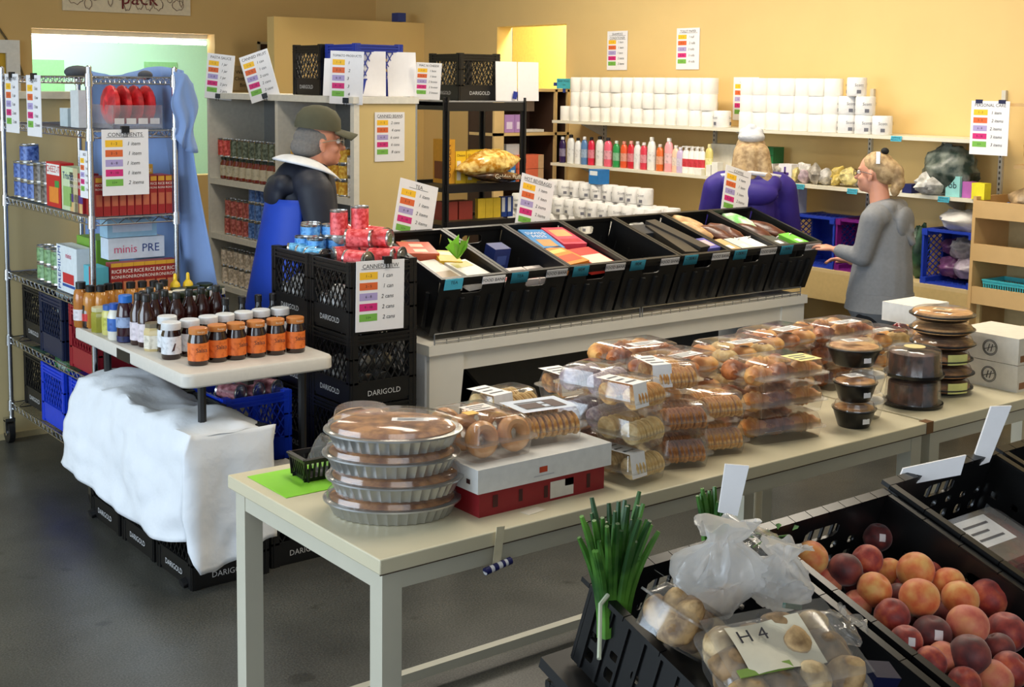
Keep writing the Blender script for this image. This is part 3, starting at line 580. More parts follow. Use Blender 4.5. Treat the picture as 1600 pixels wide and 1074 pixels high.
pack('cracker_box', (1.985, 5.52, z), (.1, .25, .24), (120, 170, 60), 'green cracker box on the lower rack shelf', 'box', decor=[('x', 0, 0, 1, .55, (205, 222, 190))])
pack('cracker_box', (1.90, ry(120, 420), z), (.07, ry(89, 420)-ry(120, 420), .205), (226, 236, 242), 'white cracker box reading PREMIUM with red oval', 'box', decor=[('x', 'PREMIUM', .2, .5, .05, (25, 70, 150), 'v'), ('x', .3, .2, .85, .42, (205, 40, 50)), ('x', 'minis', .6, .75, .035, (215, 70, 110)), ('x', .28, .12, .9, .18, (30, 80, 160))])
pack('cracker_box', (1.90, 5.315, z), (.06, .13, .15), (90, 185, 205), 'aqua packet on the lower rack shelf beside red packet', 'box', decor=[('x', .5, 0, 1, 1, (190, 40, 44))])
pack('cracker_box', (1.985, 5.38, z+.17), (.25, .09, .09), (210, 222, 236), 'long white cracker box reading minis lying on the row', 'box', decor=[('y', 'minis', .3, .3, .05, (205, 80, 120)), ('y', 'PRE', .75, .3, .05, (30, 60, 130))])
pack('cracker_box', (1.99, 5.40, z+.262), (.22, .09, .075), (150, 190, 215), 'pale blue box on top of the long white cracker box', 'box', decor=[('y', .1, .3, .9, .8, (190, 205, 225))])
pr = Proto(can(.04, .08, (70, 110, 60), 'green labelled can on the lower rack shelf', 'green cans on the rack'))
for y in (6.1, 6.0, 5.9): pr.put((1.95, y, z)); pr.put((1.95, y, z+.082))
z = 1.592
tr = empty('red_bag_tub', (2.0, 5.34, z)); tag(tr, 'clear plastic tub of bright red bags on the rack', 'tub')
B().box(0, 0, 0, .22, .004, .1).box(0, .25, 0, .22, .254, .1).box(0, 0, 0, .004, .25, .1).box(.216, 0, 0, .22, .25, .1).box(0, 0, 0, .22, .25, .004).build('tub', FILM, tr)
for k in range(4):
    B().ball((.03+.052*k, .1, .10), .032, .09, .085, 10, 8).build('red_bag', mottled('redbag', (170, 20, 28), (236, 50, 56), 22, .35, .8), tr)
    B().box(.008+.052*k, -.001, .02, .05+.052*k, .0, .045).build('bar_code', mat((220, 215, 215), .5), tr)
pack('white_canister', (1.92, 5.52, z), (.06, .1, .16), (215, 220, 222), 'white canister beside the red bag tub', 'canister', rough=.3); pack('plastic_box', (1.92, 5.66, z), (.07, .1, .08), (190, 205, 210), 'small translucent plastic box on the rack', 'box', rough=.25)
tag(B().ball((2.0, 5.75, 1.83), .06, .05, .03).ball((2.17, 5.4, 1.82), .03, .04, .02).build('folded_hat', mat((72, 74, 80), .8)), 'folded grey cloth hat lying on top of the wire rack', 'hat')
# ------------------------------------------------ canned shelves
YB = lambda px, y: Px(px, y, SX).y
def row(proto, ys, x, z, layers, dz, jit=.004):
    for y in ys:
        for q in range(layers): proto.put((x+random.uniform(-jit, jit), y, z+q*dz), (0, 0, random.uniform(0, 6)))
def fr(a, b, st): return [a+st*k for k in range(int((b-a)/st)+1)]
z = 1.192
pr = Proto(bottle('sauce_jar', [(.038, 0), (.042, .005), (.042, .095), (.034, .112), (.034, .12)], mat((120, 40, 20), .12, coat=.5), ([(.036, .118), (.036, .135)], (40, 50, 36)), [(.0425, .02, .085, (206, 196, 170))], 'red sauce jar on the upper canned goods shelf', 'jar', 'sauce jars on the upper shelf'))
row(pr, fr(6.78, 7.56, .089), SX+.06, z, 1, .1)
pr = Proto(can(.039, .112, (62, 72, 52), 'dark green can stacked on the sauce jars', 'green cans on the upper shelf')); row(pr, fr(6.78, 7.4, .082), SX+.06, z+.137, 1, .1)
pr = Proto(can(.039, .112, (190, 50, 40), 'red can stacked on the sauce jars', 'red cans on the upper shelf')); row(pr, fr(7.45, 7.56, .082), SX+.06, z+.137, 1, .1)
pr = Proto(can(.036, .085, (214, 150, 30), 'yellow and red can stacked beside the man', 'yellow cans beside the man')); row(pr, fr(6.02, 6.6, .076), SX+.05, z, 3, .087)
pr = Proto(can(.038, .11, (214, 206, 196), 'white labelled can beside the yellow end panel', 'white cans beside the end panel')); row(pr, (5.92,), SX+.05, z, 2, .112); row(pr, (5.93,), SX+.14, z, 3, .112)
z = .847
pr = Proto(can(.038, .11, (150, 60, 50), 'brown red can on the middle canned goods shelf', 'brown cans on the middle shelf')); row(pr, fr(7.2, 7.5, .082), SX+.06, z, 2, .112); row(pr, fr(5.92, 6.2, .082), SX+.08, z, 2, .112)
pr = Proto(can(.038, .11, (44, 84, 150), 'blue can on the middle canned goods shelf', 'blue cans on the middle shelf')); row(pr, fr(6.79, 7.12, .08), SX+.06, z, 3, .112)
z = .532
pr = Proto(can(.036, .11, (176, 160, 140), 'pale can on the low canned goods shelf', 'pale cans on the low shelf')); row(pr, fr(7.1, 7.5, .08), SX+.06, z, 2, .112)
pr = Proto(can(.036, .11, (60, 80, 140), 'blue can on the low canned goods shelf', 'blue cans on the low shelf')); row(pr, fr(6.8, 7.02, .08), SX+.06, z, 2, .112)
# ------------------------------------------------ black shelving stock
z = 1.212
pk = Proto(pack('mac_box', (0, 0, 0), (.075, .04, .19), (240, 200, 40), 'yellow macaroni box on the black shelving', 'box', 'yellow macaroni boxes', decor=[('y', .12, .1, .5, .7, (235, 230, 215)), ('y', 'Cheese', .5, .84, .02, (90, 40, 20))]))
for k in range(2): pk.put((4.395+.08*k, 6.235, z))
for k in range(3): pk.put((4.58+.08*k, 6.35, z))
pack('noodle_box', (4.328, 6.232, 1.213), (.06, .14, .26), (222, 160, 40), 'tall orange yellow noodle box beside the black post', 'box', decor=[('y', 'GOLDEN', .5, .5, .05, (120, 60, 20), 'v'), ('x', .1, .1, .9, .5, (130, 70, 30))])
def bagm(rx, ry_, rz, seed, amp=.25, n=26, k=14):
    b = B(); b.ball((0, 0, 0), 1, 1, 1, n, k); out = []
    for v in b.v:
        p = Vector(v); e = abs(p.x)**3
        s = 1+amp*noise.noise(p*2.2+Vector((seed, 0, 0)))+amp*.5*abs(noise.noise(p*6+Vector((0, seed, 0))))
        out.append((p.x*rx*(1+.15*e), p.y*ry_*s*(1-.25*e), p.z*rz*s*(1-.55*e)))
    b.v = out; return b
o = bagm(.21, .09, .075, 2).build('snack_bag', mottled('puffs_yellow', (190, 130, 30), (245, 215, 130), 28, .2, .4), None, (4.61, 6.20, 1.325), (.1, -.12, 0)); tag(o, 'clear bag of yellow puffs lying across black shelving', 'bag')
o = bagm(.2, .09, .035, 5).build('snack_bag', mottled('puffs_brown', (60, 40, 28), (120, 84, 52), 18, .25, .4), None, (4.66, 6.19, 1.25), (0, .06, 0)); tag(o, 'dark brown snack bag reading Golden Puffs', 'bag'); B().text('Golden Puffs', .04, T(.03, -.088, -.01) @ FRONT).build('lettering', mat((235, 225, 200), .5), o)
z = .992
pk = Proto(pack('pasta_box', (0, 0, 0), (.055, .03, .12), (240, 205, 60), 'small yellow box on the middle black shelf', 'box', 'small yellow boxes')); [pk.put((4.58+.058*k, 6.26, z)) for k in range(3)]
pk = Proto(pack('pasta_box', (0, 0, 0), (.04, .03, .125), (40, 70, 150), 'blue and white box on the middle black shelf', 'box', 'blue and white boxes', decor=[('y', 0, .25, .6, .95, (230, 232, 235))])); [pk.put((4.76+.046*k, 6.26, z)) for k in range(2)]
pk = Proto(pack('red_carton', (0, 0, 0), (.1, .1, .11), (150, 60, 50), 'dull red carton on the middle black shelf', 'box', 'dull red cartons')); [pk.put((4.33+.11*k, 6.26, z)) for k in range(2)]
o = bagm(.22, .12, .05, 8).build('snack_bag', mottled('chips_blue', (30, 36, 70), (150, 140, 130), 15, .25, .4), None, (4.60, 6.22, .76)); tag(o, 'dark blue snack bag low on black shelving', 'bag')
o = bagm(.22, .12, .045, 9).build('snack_bag', mottled('bag_tan', (150, 110, 70), (200, 160, 110), 12, .3, .3), None, (4.63, 6.20, .68)); tag(o, 'tan snack bag at the bottom under the blue one', 'bag')
# bookcase things
for k in range(2): pack('tissue_box', (5.875, 7.53, 1.072+.105*k), (.24, .14, .102), (226, 112, 80), ('lower' if k == 0 else 'upper')+' orange tissue box in the bookcase', 'box', decor=[('y', .08, .4, .3, .75, (70, 60, 90)), ('y', .78, 0, 1, 1, (205, 170, 130))])
pk = Proto(pack('purple_pack', (0, 0, 0), (.09, .08, .13), (170, 130, 190), 'purple packet in the bookcase', 'packet', 'purple packets', decor=[('y', .2, .2, .8, .6, (220, 205, 230))])); [pk.put((5.75+.095*k, 7.54, 1.447)) for k in range(2)]
pk = Proto(pack('blue_pack', (0, 0, 0), (.055, .05, .14), (50, 120, 190), 'blue carton in the bookcase beside the post', 'carton', 'blue cartons in bookcase', decor=[('y', .2, .3, .8, .7, (220, 230, 235))])); [pk.put((5.74+.062*k, 7.54, 1.072)) for k in range(2)]
pack('white_carton', (5.80, 7.58, 1.26), (.12, .05, .1), (205, 205, 205), 'white carton on top of blue cartons', 'carton'); pack('paper_pile', (5.93, 7.55, 1.448), (.2, .1, .02), (200, 200, 195), 'small pile of papers in the bookcase', 'paper'); pack('grey_carton', (5.95, 7.62, 1.60), (.14, .12, .08), (110, 95, 85), 'grey carton high in the bookcase', 'carton')
# ------------------------------------------------ toilet rolls
TPM = mat((244, 240, 232), .9, var=.015, bump=.08, scale=60); z = 1.543
o = B().lathe([(.02, .0), (.052, .0), (.054, .004), (.054, .100), (.052, .104), (.02, .104), (.02, .09), (.001, .09)], 20).build('toilet_roll', TPM); tag(o, 'bare white toilet roll stacked on the upper wall shelf', 'toilet roll', 'bare toilet rolls on the upper wall shelf'); pr = Proto(o)
for k in range(14):
    for q in range(3 if k > 0 else 1): pr.put((6.115+.006*math.sin(k*5+q*2), 7.26-.109*k, z+.1045*q-(0 if q < 2 or k > 6 else -.0)), (0, 0, k))
for k in range(7):
    for q in range(3): pr.put((6.115+.006*math.sin(k*3+q), 5.515-.109*k, z+.1045*q), (0, 0, k))
def wrapped(label, group):
    o = B().lathe([(.02, 0), (.053, .0), (.056, .006), (.056, .1), (.052, .106), (.015, .104)], 16).build('wrapped_roll', mat((232, 230, 228), .7, var=.03, bump=.4, scale=50)); tag(o, label, 'toilet roll', group)
    b = B()
    for a in (0, 2.1, 4.2): b.text('Scott', .024, T(0, 0, .055) @ Matrix.Rotation(a, 4, 'Z') @ T(0, -.0575, 0) @ FRONT); b.box(-.012, -.0575, .015, .012, -.0568, .035, Matrix.Rotation(a, 4, 'Z'))
    b.build('printed_mark', mat((110, 110, 120), .7), o); return o
pr = Proto(wrapped('paper wrapped toilet roll on the upper wall shelf', 'wrapped rolls on the upper wall shelf'))
for y, q in ((5.725, 0), (4.745, 0), (4.625, 0), (4.505, 0), (4.625, 1), (4.745, 1), (4.69, 2)): pr.put((6.11, y, z+.107*q), (0, 0, -1.2+y))
pr = Proto(wrapped('paper wrapped toilet roll in the low heap behind the bins', 'wrapped rolls behind the bins'))
t = empty('low_table', (5.9, 6.6, 0)); tag(t, 'low white table under the heap of wrapped rolls', 'table'); B().box(-.3, -.85, .77, .42, .9, .8).build('tabletop', WS, t)
for sx in (-.25, .37):
    for sy in (-.8, .85): B().box(sx-.02, sy-.02, 0, sx+.02, sy+.02, .77).build('leg', WS, t)
for r_, (x, q, n, y0) in enumerate(((5.75, 0, 14, 7.4), (5.75, 1, 13, 7.35), (5.9, 0, 13, 7.35), (5.92, 1, 13, 7.35), (5.92, 2, 9, 7.15))):
    for k in range(n): pr.put((x+.008*math.sin(k*4), y0-.116*k, .801+.108*q), (0, 0, -1.1+.5*math.sin(k*2.3)))
pack('blue_roll_pack', (5.86, 6.62, 1.125), (.1, .1, .1), (40, 120, 190), 'blue wrapped roll among the white wrapped rolls', 'roll', decor=[('x', .1, .6, .9, .9, (230, 235, 240))])
# ------------------------------------------------ shampoo shelf
z = 1.231
def shampoo(px, c, capc, h=.21, w=.034, lab=(235, 235, 235), pump=False, words='white'):
    y = Px(px, 262, 6.10).y
    o = bottle('shampoo_bottle', [(w*.92, 0), (w, .006), (w, h*.72), (w*.75, h*.84), (w*.4, h*.89), (w*.36, h*.9)], mat(c, .25, var=.03), ([(w*.42, h*.895), (w*.42, h*.985), (w*.3, h)], capc), [(w*1.01, h*.25, h*.55, lab)], '', 'bottle', sx=.62); o.location = (6.11, y, z)
    if pump: B().box(-.035, -.006, h*.98, .008, .006, h*1.03).build('pump_nozzle', mat(capc, .4), o)
    return o
SH = [(877, (50, 30, 80), (230, 230, 230), 'deep purple bottle with white cap beside the bookcase', .19), (890, (226, 226, 224), (25, 25, 28), 'white bottle with round black print next to the purple one', .21), (901, (236, 236, 236), (20, 20, 22), 'plain white bottle with black cap', .19), (911, (90, 130, 180), (235, 235, 235), 'steel blue bottle with white cap', .2), (922, (215, 40, 70), (20, 20, 22), 'crimson bottle with black cap', .2), (935, (232, 232, 228), (30, 30, 30), 'white coconut bottle between crimson and pink', .21), (948, (235, 100, 125), (40, 40, 45), 'rose pink bottle with dark cap', .205), (961, (50, 150, 80), (220, 235, 220), 'green bottle in the shampoo row', .185), (973, (225, 90, 50), (235, 150, 130), 'orange red bottle next to the green one', .185), (984, (205, 40, 55), (235, 160, 150), 'red bottle next to the orange red one', .19), (994, (228, 226, 224), (225, 225, 225), 'white bottle with white cap between red ones', .19), (1004, (214, 60, 80), (235, 225, 225), 'red and white bottle of small size', .185), (1016, (236, 234, 228), (235, 235, 230), 'tall broad white bottle in the shampoo row', .225), (1029, (226, 110, 50), (225, 210, 200), 'orange bottle beside the broad white one', .18), (1043, (245, 165, 170), (245, 240, 238), 'large pale pink bottle', .225), (1054, (240, 200, 170), (240, 230, 220), 'peach coloured bottle behind pale pink', .18), (1061, (200, 180, 215), (230, 225, 235), 'lilac bottle behind the pump bottles', .17)]
for px, c, cc, lb, h in SH:
    o = shampoo(px, c, cc, h, .036 if h > .2 else .031, lab=tuple(min(255, int(v*.5+110)) for v in c)); o['label'] = lb; o['group'] = 'shampoo bottles'
pr = None
for k, px in enumerate((1070, 1079, 1087, 1095)):
    o = shampoo(px, (244, 240, 236), (244, 240, 236), .175, .03, (205, 60, 70), True); o['label'] = 'white pump lotion bottle on the wall shelf'; o['group'] = 'white pump lotion bottles'
o = shampoo(1106, (220, 205, 120), (225, 215, 160), .2, .03, (235, 225, 160)); o['label'] = 'tall yellowish clear bottle beside the pump bottles'; o['group'] = 'shampoo bottles'
for k, (px, h, w_) in enumerate(((1091, .04, .06), (1107, .07, .04), (1117, .09, .05))):
    y = Px(px, 268, 6.06).y; pack('soap_carton', (6.056, y-w_/2, z), (.05, w_, h), (238, 236, 228), ('flat', 'small', 'upright')[k]+' white soap carton at the shelf edge', 'carton')
pack('white_carton', (6.16, Px(1196, 255, 6.16).y-.06, z), (.1, .12, .1), (214, 210, 204), 'white carton under the dark green box', 'carton'); pack('green_box', (6.16, Px(1196, 255, 6.16).y-.06, z+.101), (.1, .12, .1), (30, 110, 60), 'dark green box behind the purple jacket', 'box', decor=[('x', .0, .45, 1, .52, (20, 70, 40))]); pack('white_board_box', (6.2, Px(1135, 250, 6.2).y-.13, z), (.1, .27, .2), (232, 226, 210), 'large white box behind the woman in purple', 'box')
pack('white_carton', (6.07, Px(1226, 280, 6.07).y-.05, z), (.08, .1, .11), (232, 230, 232), 'white carton with a purple star shape', 'carton', decor=[('x', .2, .4, .8, .55, (80, 50, 130)), ('x', .43, .1, .57, .85, (80, 50, 130))])
sm = B()
random.seed(3)
def wad(c, s, seed):
    b = bagm(s, s*.8, s*.6, seed, .5, 16, 9); return b
WADC = ((226, 222, 216), (205, 195, 180), (232, 214, 140), (215, 190, 200), (190, 182, 170))
for k in range(16):
    px = 1212+8.6*k; p = Px(px, 275, 6.15); c = WADC[(k*3) % 5] if not 11 <= k <= 13 else (232, 205, 110)
    o = wad(c, .042+.01*(k % 3), k*1.7).build('soft_pack', mottled('pk_%d_%d_%d' % c, tuple(int(v*.75) for v in c), c, 30, .4, .3), None, (6.11+.05*(k % 2), p.y, z+.04+.01*(k % 3)), (.3*k, .2*k, k)); tag(o, ('cream yellow' if c == (232, 205, 110) else 'pale')+' crumpled soft pack heaped on the wall shelf', 'packet', 'soft packs heaped on the wall shelf, '+('yellow' if c == (232, 205, 110) else 'pale'))
o = bagm(.13, .15, .14, 4, .3).build('produce_sack', mottled('sack', (30, 50, 44), (120, 128, 120), 14, .35, .5), None, (6.17, Px(1482, 270, 6.15).y, 1.36)); tag(o, 'dark green plastic sack on the wall shelf end', 'sack')
o = bagm(.08, .12, .06, 6, .4).build('white_bundle', mottled('bundle', (170, 168, 160), (226, 224, 220), 25, .4, .4), None, (6.11, Px(1462, 290, 6.1).y, 1.29), (0, 0, 1.3)); tag(o, 'pale bundle spilling from the dark green sack', 'packet')
pack('tampon_box', (6.07, Px(1499, 300, 6.07).y, z), (.06, .085, .11), (150, 215, 215), 'aqua carton marked ob on the wall shelf', 'carton', decor=[('x', 'ob', .5, .42, .05, (30, 40, 60))])
pack('purple_carton', (6.08, Px(1516, 300, 6.07).y, z), (.06, .055, .085), (180, 100, 180), 'purple carton beside the aqua one', 'carton'); pack('yellow_carton', (6.04, Px(1538, 300, 6.04).y, z), (.06, .075, .085), (236, 226, 50), 'bright yellow carton at the shelf end', 'carton')
pack('navy_box', (6.06, Px(1424, 297, 6.06).y, z), (.08, .06, .05), (28, 34, 90), 'small navy box behind the woman in grey', 'box')
# bench: crates lying on their sides with the mouth to the aisle
def side_crate(c, px, label): 
    y = Px(px, 420, 6.05).y; return crate(c, (6.065, y, .745+.30), 0, label, rot=(0, PI/2, 0))
side_crate((30, 60, 175), 1300, 'blue milk crate lying on its side by the reaching hand').location = (6.345, Px(1298, 420, 6.05).y, .745)
CR[(30, 60, 175)].rotation_euler = (0, -PI/2, 0)
o = crate((110, 24, 120), (6.345, Px(1298, 420, 6.05).y-.33, .745), 0, 'purple milk crate lying on its side beside a blue one', rot=(0, -PI/2, 0))
y6 = Px(1516, 445, 6.05).y; o = crate((30, 60, 175), (6.345, y6, .745), 0, 'blue milk crate full of plastic bags by the wooden rack', rot=(0, -PI/2, 0))
for k, (dx, dy, dz, s, c) in enumerate(((.1, .09, .07, .085, (205, 190, 210)), (.12, .22, .06, .07, (150, 90, 150)), (.13, .15, .17, .08, (226, 222, 226)), (.15, .24, .17, .06, (110, 60, 120)))):
    o = bagm(s, s*1.1, s*.75, k+20, .4).build('plastic_bag', mottled('pb%d' % k, tuple(int(v*.7) for v in c), c, 18, .3, .5), None, (6.1+dx, y6+dy, .77+dz)); tag(o, ('pale lilac bag at the front', 'purple bag at the side', 'white bag on top', 'dark purple bag at the back')[k]+' of the blue crate', 'bag')
o = bagm(.09, .12, .06, 31, .35).build('white_bag', mat((226, 224, 220), .5, bump=.3), None, (6.16, y6+.13, 1.10)); tag(o, 'puffy white bag resting on top of the blue crate', 'bag')
o = bagm(.06, .05, .14, 33, .4).build('green_sack', mottled('gs', (24, 50, 36), (60, 100, 70), 14, .4, .4), None, (6.2, y6+.42, .89)); tag(o, 'dark green mesh sack between the crates on the bench', 'sack')
pack('medicine_box', (6.12, Px(1247, 315, 6.12).y, 1.045), (.08, .15, .15), (200, 205, 215), 'white box with blue and orange pill print', 'box', decor=[('x', .2, .3, .5, .5, (40, 110, 170)), ('x', .5, .3, .8, .5, (225, 150, 70))])
# wooden rack stock
def basket(name, w, d, h, color, label, loc, rot=(0, 0, 0), slots=8):
    b = B(); e = .014
    b.box(e, e, 0, w-e, d-e, .005)
    for (L, m) in ((w, Matrix()), (w, T(w, d, 0) @ Matrix.Rotation(PI, 4, 'Z')), (d, T(w, 0, 0) @ Matrix.Rotation(PI/2, 4, 'Z')), (d, T(0, d, 0) @ Matrix.Rotation(-PI/2, 4, 'Z'))):
        mm = m @ T(0, e, 0) @ Matrix.Rotation(math.atan2(e, h), 4, 'X')
        b.box(e*.4, 0, 0, L-e*.4, .004, h*.16, mm); b.box(0, -.002, h*.82, L, .005, h, mm); b.box(-.001, -.005, h*.96, L+.001, .006, h*1.02, mm)
        n = max(3, int(L/.014))
        for k in range(n+1): b.box(e*.3+(L-e*.6)*k/n-.0024, .0, h*.1, e*.3+(L-e*.6)*k/n+.0024, .0035, h*.85, mm)
    o = b.build(name, mat(color, .35), None, loc, rot); tag(o, label, 'basket'); return o
basket('plastic_basket', .2, .27, .11, (70, 180, 190), 'aqua plastic basket on the wooden rack', (6.015, 3.50, .71)); basket('plastic_basket', .2, .25, .11, (160, 190, 70), 'lime green plastic basket on the wooden rack', (6.015, 3.22, .71))
for k, (c, y, zz, s, lb) in enumerate((((196, 140, 90), 3.52, 1.50, .11, 'brown paper bag on the upper shelf of the wooden rack'), ((190, 160, 120), 3.60, 1.24, .09, 'tan plastic bag in the top tray of the wooden rack'), ((240, 140, 70), 3.52, 1.205, .06, 'orange packet in the top tray of the wooden rack'), ((90, 130, 190), 3.70, 1.185, .045, 'blue packet in the top tray of the wooden rack'), ((120, 160, 200), 3.68, .95, .045, 'pale blue packet in the middle tray'), ((226, 214, 206), 3.55, .95, .06, 'white packet in the middle tray'), ((170, 150, 130), 3.40, .97, .07, 'beige packet in the middle tray'))):
    o = bagm(s*.8, s, s*.7, 40+k, .35, 18, 10).build('soft_packet', mottled('wr%d' % k, tuple(int(v*.75) for v in c), c, 22, .4, .4), None, (6.12, y, zz)); tag(o, lb, 'packet')
# ------------------------------------------------ loose cans on the crate stack
def lying(proto, x, y, z, az): proto.put((x, y, z), (PI/2, 0, az))
zt = 1.12
prR = Proto(can(.037, .108, (206, 50, 54), 'red stew can heaped on the top milk crate', 'red cans heaped on the top crate')); prB = Proto(can(.042, .05, (44, 120, 200), 'flat blue can standing on the far top crate', 'flat blue cans on the top crate')); prC = Proto(can(.034, .09, (60, 140, 190), 'light blue can lying at the crate edge', 'light blue cans at the crate edge'))
for k in range(3): lying(prC, 2.525+.07*0, 4.62+.085*k, zt-.02, PI/2+.3*k-1.2)
for (x, y, q) in ((2.60, 4.68, 0), (2.60, 4.78, 0), (2.68, 4.65, 0), (2.68, 4.76, 0), (2.60, 4.73, 1), (2.68, 4.70, 1), (2.64, 4.80, 1)): prB.put((x, y, zt-.04+.052*q+.03))
for (x, y, q, az) in ((2.56, 4.30, 0, .3), (2.65, 4.30, 0, .75), (2.73, 4.34, 0, .5), (2.55, 4.40, 0, 1.3), (2.60, 4.38, 1, .75), (2.68, 4.36, 1, .6), (2.68, 4.46, 0, .9), (2.62, 4.46, 1, 2.4), (2.74, 4.44, 1, .2)): lying(prR, x, y+.06, zt-.005+.07*q, az)
prR.put((2.70, 4.50, zt+.075)); prR.put((2.62, 4.53, zt+.06))
prS = Proto(can(.036, .1, (150, 148, 146), 'silver can packed inside a black milk crate', 'silver cans inside the crates'))
for r in range(4):
    for (cx, cy) in ((2.482, 4.205), (2.482, 4.53)):
        if cy > 4.5 and r < 2: continue
        for i in range(3):
            for j in range(2): lying(prS, cx+.075+.077*i, cy+.125, .28*r+.055+.078*j, PI+.0*j)
            if cy < 4.5 or r == 3: prS.put((cx+.06, cy+.10+.085*i, .28*r+.03), (0, 0, 0)) if i else None
# things in the crates below the folding table
prD = Proto(can(.036, .11, (120, 60, 66), 'dusky can lying in the blue crate below the table', 'dusky cans below the folding table'))
for i in range(3): lying(prD, 2.20+.08*i, 4.75, .56, .4); lying(prD, 2.20+.08*i, 4.38, .27, .5)
o = bagm(.1, .07, .05, 61, .3).build('white_rag', mat((205, 200, 195), .8, bump=.3), None, (2.25, 4.33, .31)); tag(o, 'crumpled white rag lying on the black crate under the table', 'rag')
# ------------------------------------------------ things in the bins
def bp(k, name, x, y, dn, dims, c, label, cat, decor=(), rz=0, rx=0, group=None):
    p = inbin(k, x, y, dn); return pack(name, p, dims, c, label, cat, group, Matrix.Rotation(BT+rx, 3, 'X').to_euler() if not rz else (Matrix.Rotation(BT+rx, 3, 'X') @ Matrix.Rotation(rz, 3, 'Z')).to_euler(), decor)
SPK = (205, 110, 80)
bp(0, 'tea_box', .02, .30, .07, (.15, .13, .06), (214, 104, 78), 'orange red tea box with pale ovals in the bin', 'box', [('z', .3, .55, .7, .8, (235, 205, 180)), ('z', .3, .12, .7, .36, (235, 205, 180))], -.2)
bp(0, 'tea_box', .14, .22, .07, (.1, .12, .05), (240, 196, 60), 'yellow tea box in the bin', 'box', [('z', .2, .55, .8, .85, (235, 220, 170))], -.3)
bp(0, 'tea_box', .03, .05, .09, (.13, .2, .06), (205, 200, 190), 'pale grey tea box at the bin front', 'box', [('z', .1, .1, .9, .4, (170, 150, 130))], .1)
bp(0, 'tea_box', .18, .04, .085, (.12, .17, .06), (228, 224, 216), 'white tea box at the bin front corner', 'box', [('z', .1, .6, .9, .9, (200, 190, 120))], .15)
p = inbin(0, .21, .2, .01); g = B(); random.seed(11)
for k in range(10): a = k*.63; g.add([(0, 0, 0), (.014, .004, 0), (.02*math.cos(a)+.03, .04*math.sin(a), .06+.02*(k % 3)), (.05*math.cos(a), .05*math.sin(a), .05+.012*(k % 4))], [(0, 1, 2, 3)])
tag(g.build('green_wrapper', mat((140, 205, 70), .4), None, p), 'bright green torn wrapper sticking up from the tea bin', 'wrapper')
bp(1, 'tea_tin', .12, .26, .12, (.085, .075, .11), (38, 54, 120), 'dark blue square tin in the almost empty bin', 'tin', [('y', .2, .3, .8, .7, (70, 90, 160))])
for k in range(3): bp(1, 'tea_box', .02+.098*k, .04, .13, (.09, .13, .07), (206, 196, 192), 'flat pale tea box with red edge in the bin', 'box', [('z', .06, .06, .94, .3, (180, 40, 50)), ('z', .1, .5, .9, .8, (120, 110, 110))], 0, 0, 'flat tea boxes in the second bin')
bp(2, 'cookie_box', .02, .24, .06, (.13, .22, .05), (60, 140, 205), 'blue cookie box reading SWISS MISS in the bin', 'box', [('z', 'SWISS', .5, .72, .04, (245, 245, 250)), ('z', 'MISS', .5, .55, .04, (245, 245, 250)), ('z', .2, .08, .8, .45, (200, 150, 90))], -.15)
bp(2, 'cookie_box', .17, .26, .06, (.13, .2, .05), (226, 74, 96), 'pink and red box beside the blue cookie box', 'box', [('z', .15, .45, .85, .85, (240, 170, 110)), ('z', .1, .1, .9, .3, (190, 30, 50))], -.1)
bp(2, 'cocoa_bag', .02, .04, .06, (.15, .18, .05), (235, 140, 50), 'orange cocoa pouch at the bin front', 'packet', [('z', .1, .15, .9, .5, (220, 80, 40)), ('z', .15, .65, .85, .85, (245, 200, 110))], .2)
bp(2, 'cocoa_box', .17, .04, .07, (.14, .18, .05), (205, 60, 50), 'red and cream cocoa box at the bin front', 'box', [('z', .05, .05, .95, .55, (235, 220, 195))], .08)
bp(4, 'coffee_box', .03, .30, .07, (.13, .11, .06), (44, 48, 56), 'dark slate box at the back of the bin', 'box'); bp(4, 'coffee_box', .17, .05, .04, (.07, .36, .05), (52, 48, 44), 'long dark flat box leaning in the bin', 'box', [], .1); bp(4, 'coffee_box', .06, .04, .05, (.08, .34, .05), (60, 54, 46), 'long olive black box across the bin', 'box', [], -.14)
bp(4, 'tea_packet', .23, .05, .05, (.09, .12, .05), (90, 90, 170), 'violet packet at the bin front', 'packet', [('z', .2, .2, .8, .8, (205, 180, 190))], .05)
BR = mottled('coffee_brown', (66, 34, 24), (120, 70, 50), 10, .3, .3)
for k, (b_, x, y, c, rz) in enumerate(((5, .06, .32, 0, .3), (5, .15, .26, 1, .5), (5, .24, .27, 1, .4), (6, .08, .24, 1, .5), (6, .2, .26, 1, .5), (6, .12, .38, 2, .2), (5, .1, .4, 0, .3))):
    m_ = (mottled('kraft', (170, 130, 80), (214, 180, 130), 14, .5, .2), BR, mottled('greenwhite', (90, 190, 70), (230, 235, 225), 9, .35, .2))[c]
    o = bagm(.042, .11, .036, 70+k, .15, 18, 10).build('coffee_bag', m_, None, inbin(b_, x, y, .03), (BT, 0, rz)); tag(o, ('kraft paper coffee bag', 'brown foil coffee bag', 'green and white coffee bag')[c]+' in the '+('last bin' if b_ == 6 else 'bin before the last'), 'bag', 'coffee bags %d %d' % (b_, c))
    if c == 1: B().box(-.02, -.124, -.01, .02, -.12, .025).build('white_tag', PAPER, o)
for k, (b_, x, c, lb) in enumerate(((5, .03, (206, 170, 120), 'kraft flat pack at the bin front'), (5, .13, (205, 215, 205), 'clear pale packet at the bin front'), (5, .22, (225, 226, 228), 'white packet with bar code at the bin front'), (6, .05, (80, 84, 76), 'dark grey packet at the last bin front'), (6, .2, (120, 200, 70), 'lime green packet at the last bin front'))): bp(b_, 'flat_packet', x, .04, .045, (.09, .13, .03), c, lb, 'packet', [('z', .3, .1, .7, .4, (240, 240, 240))], .1)
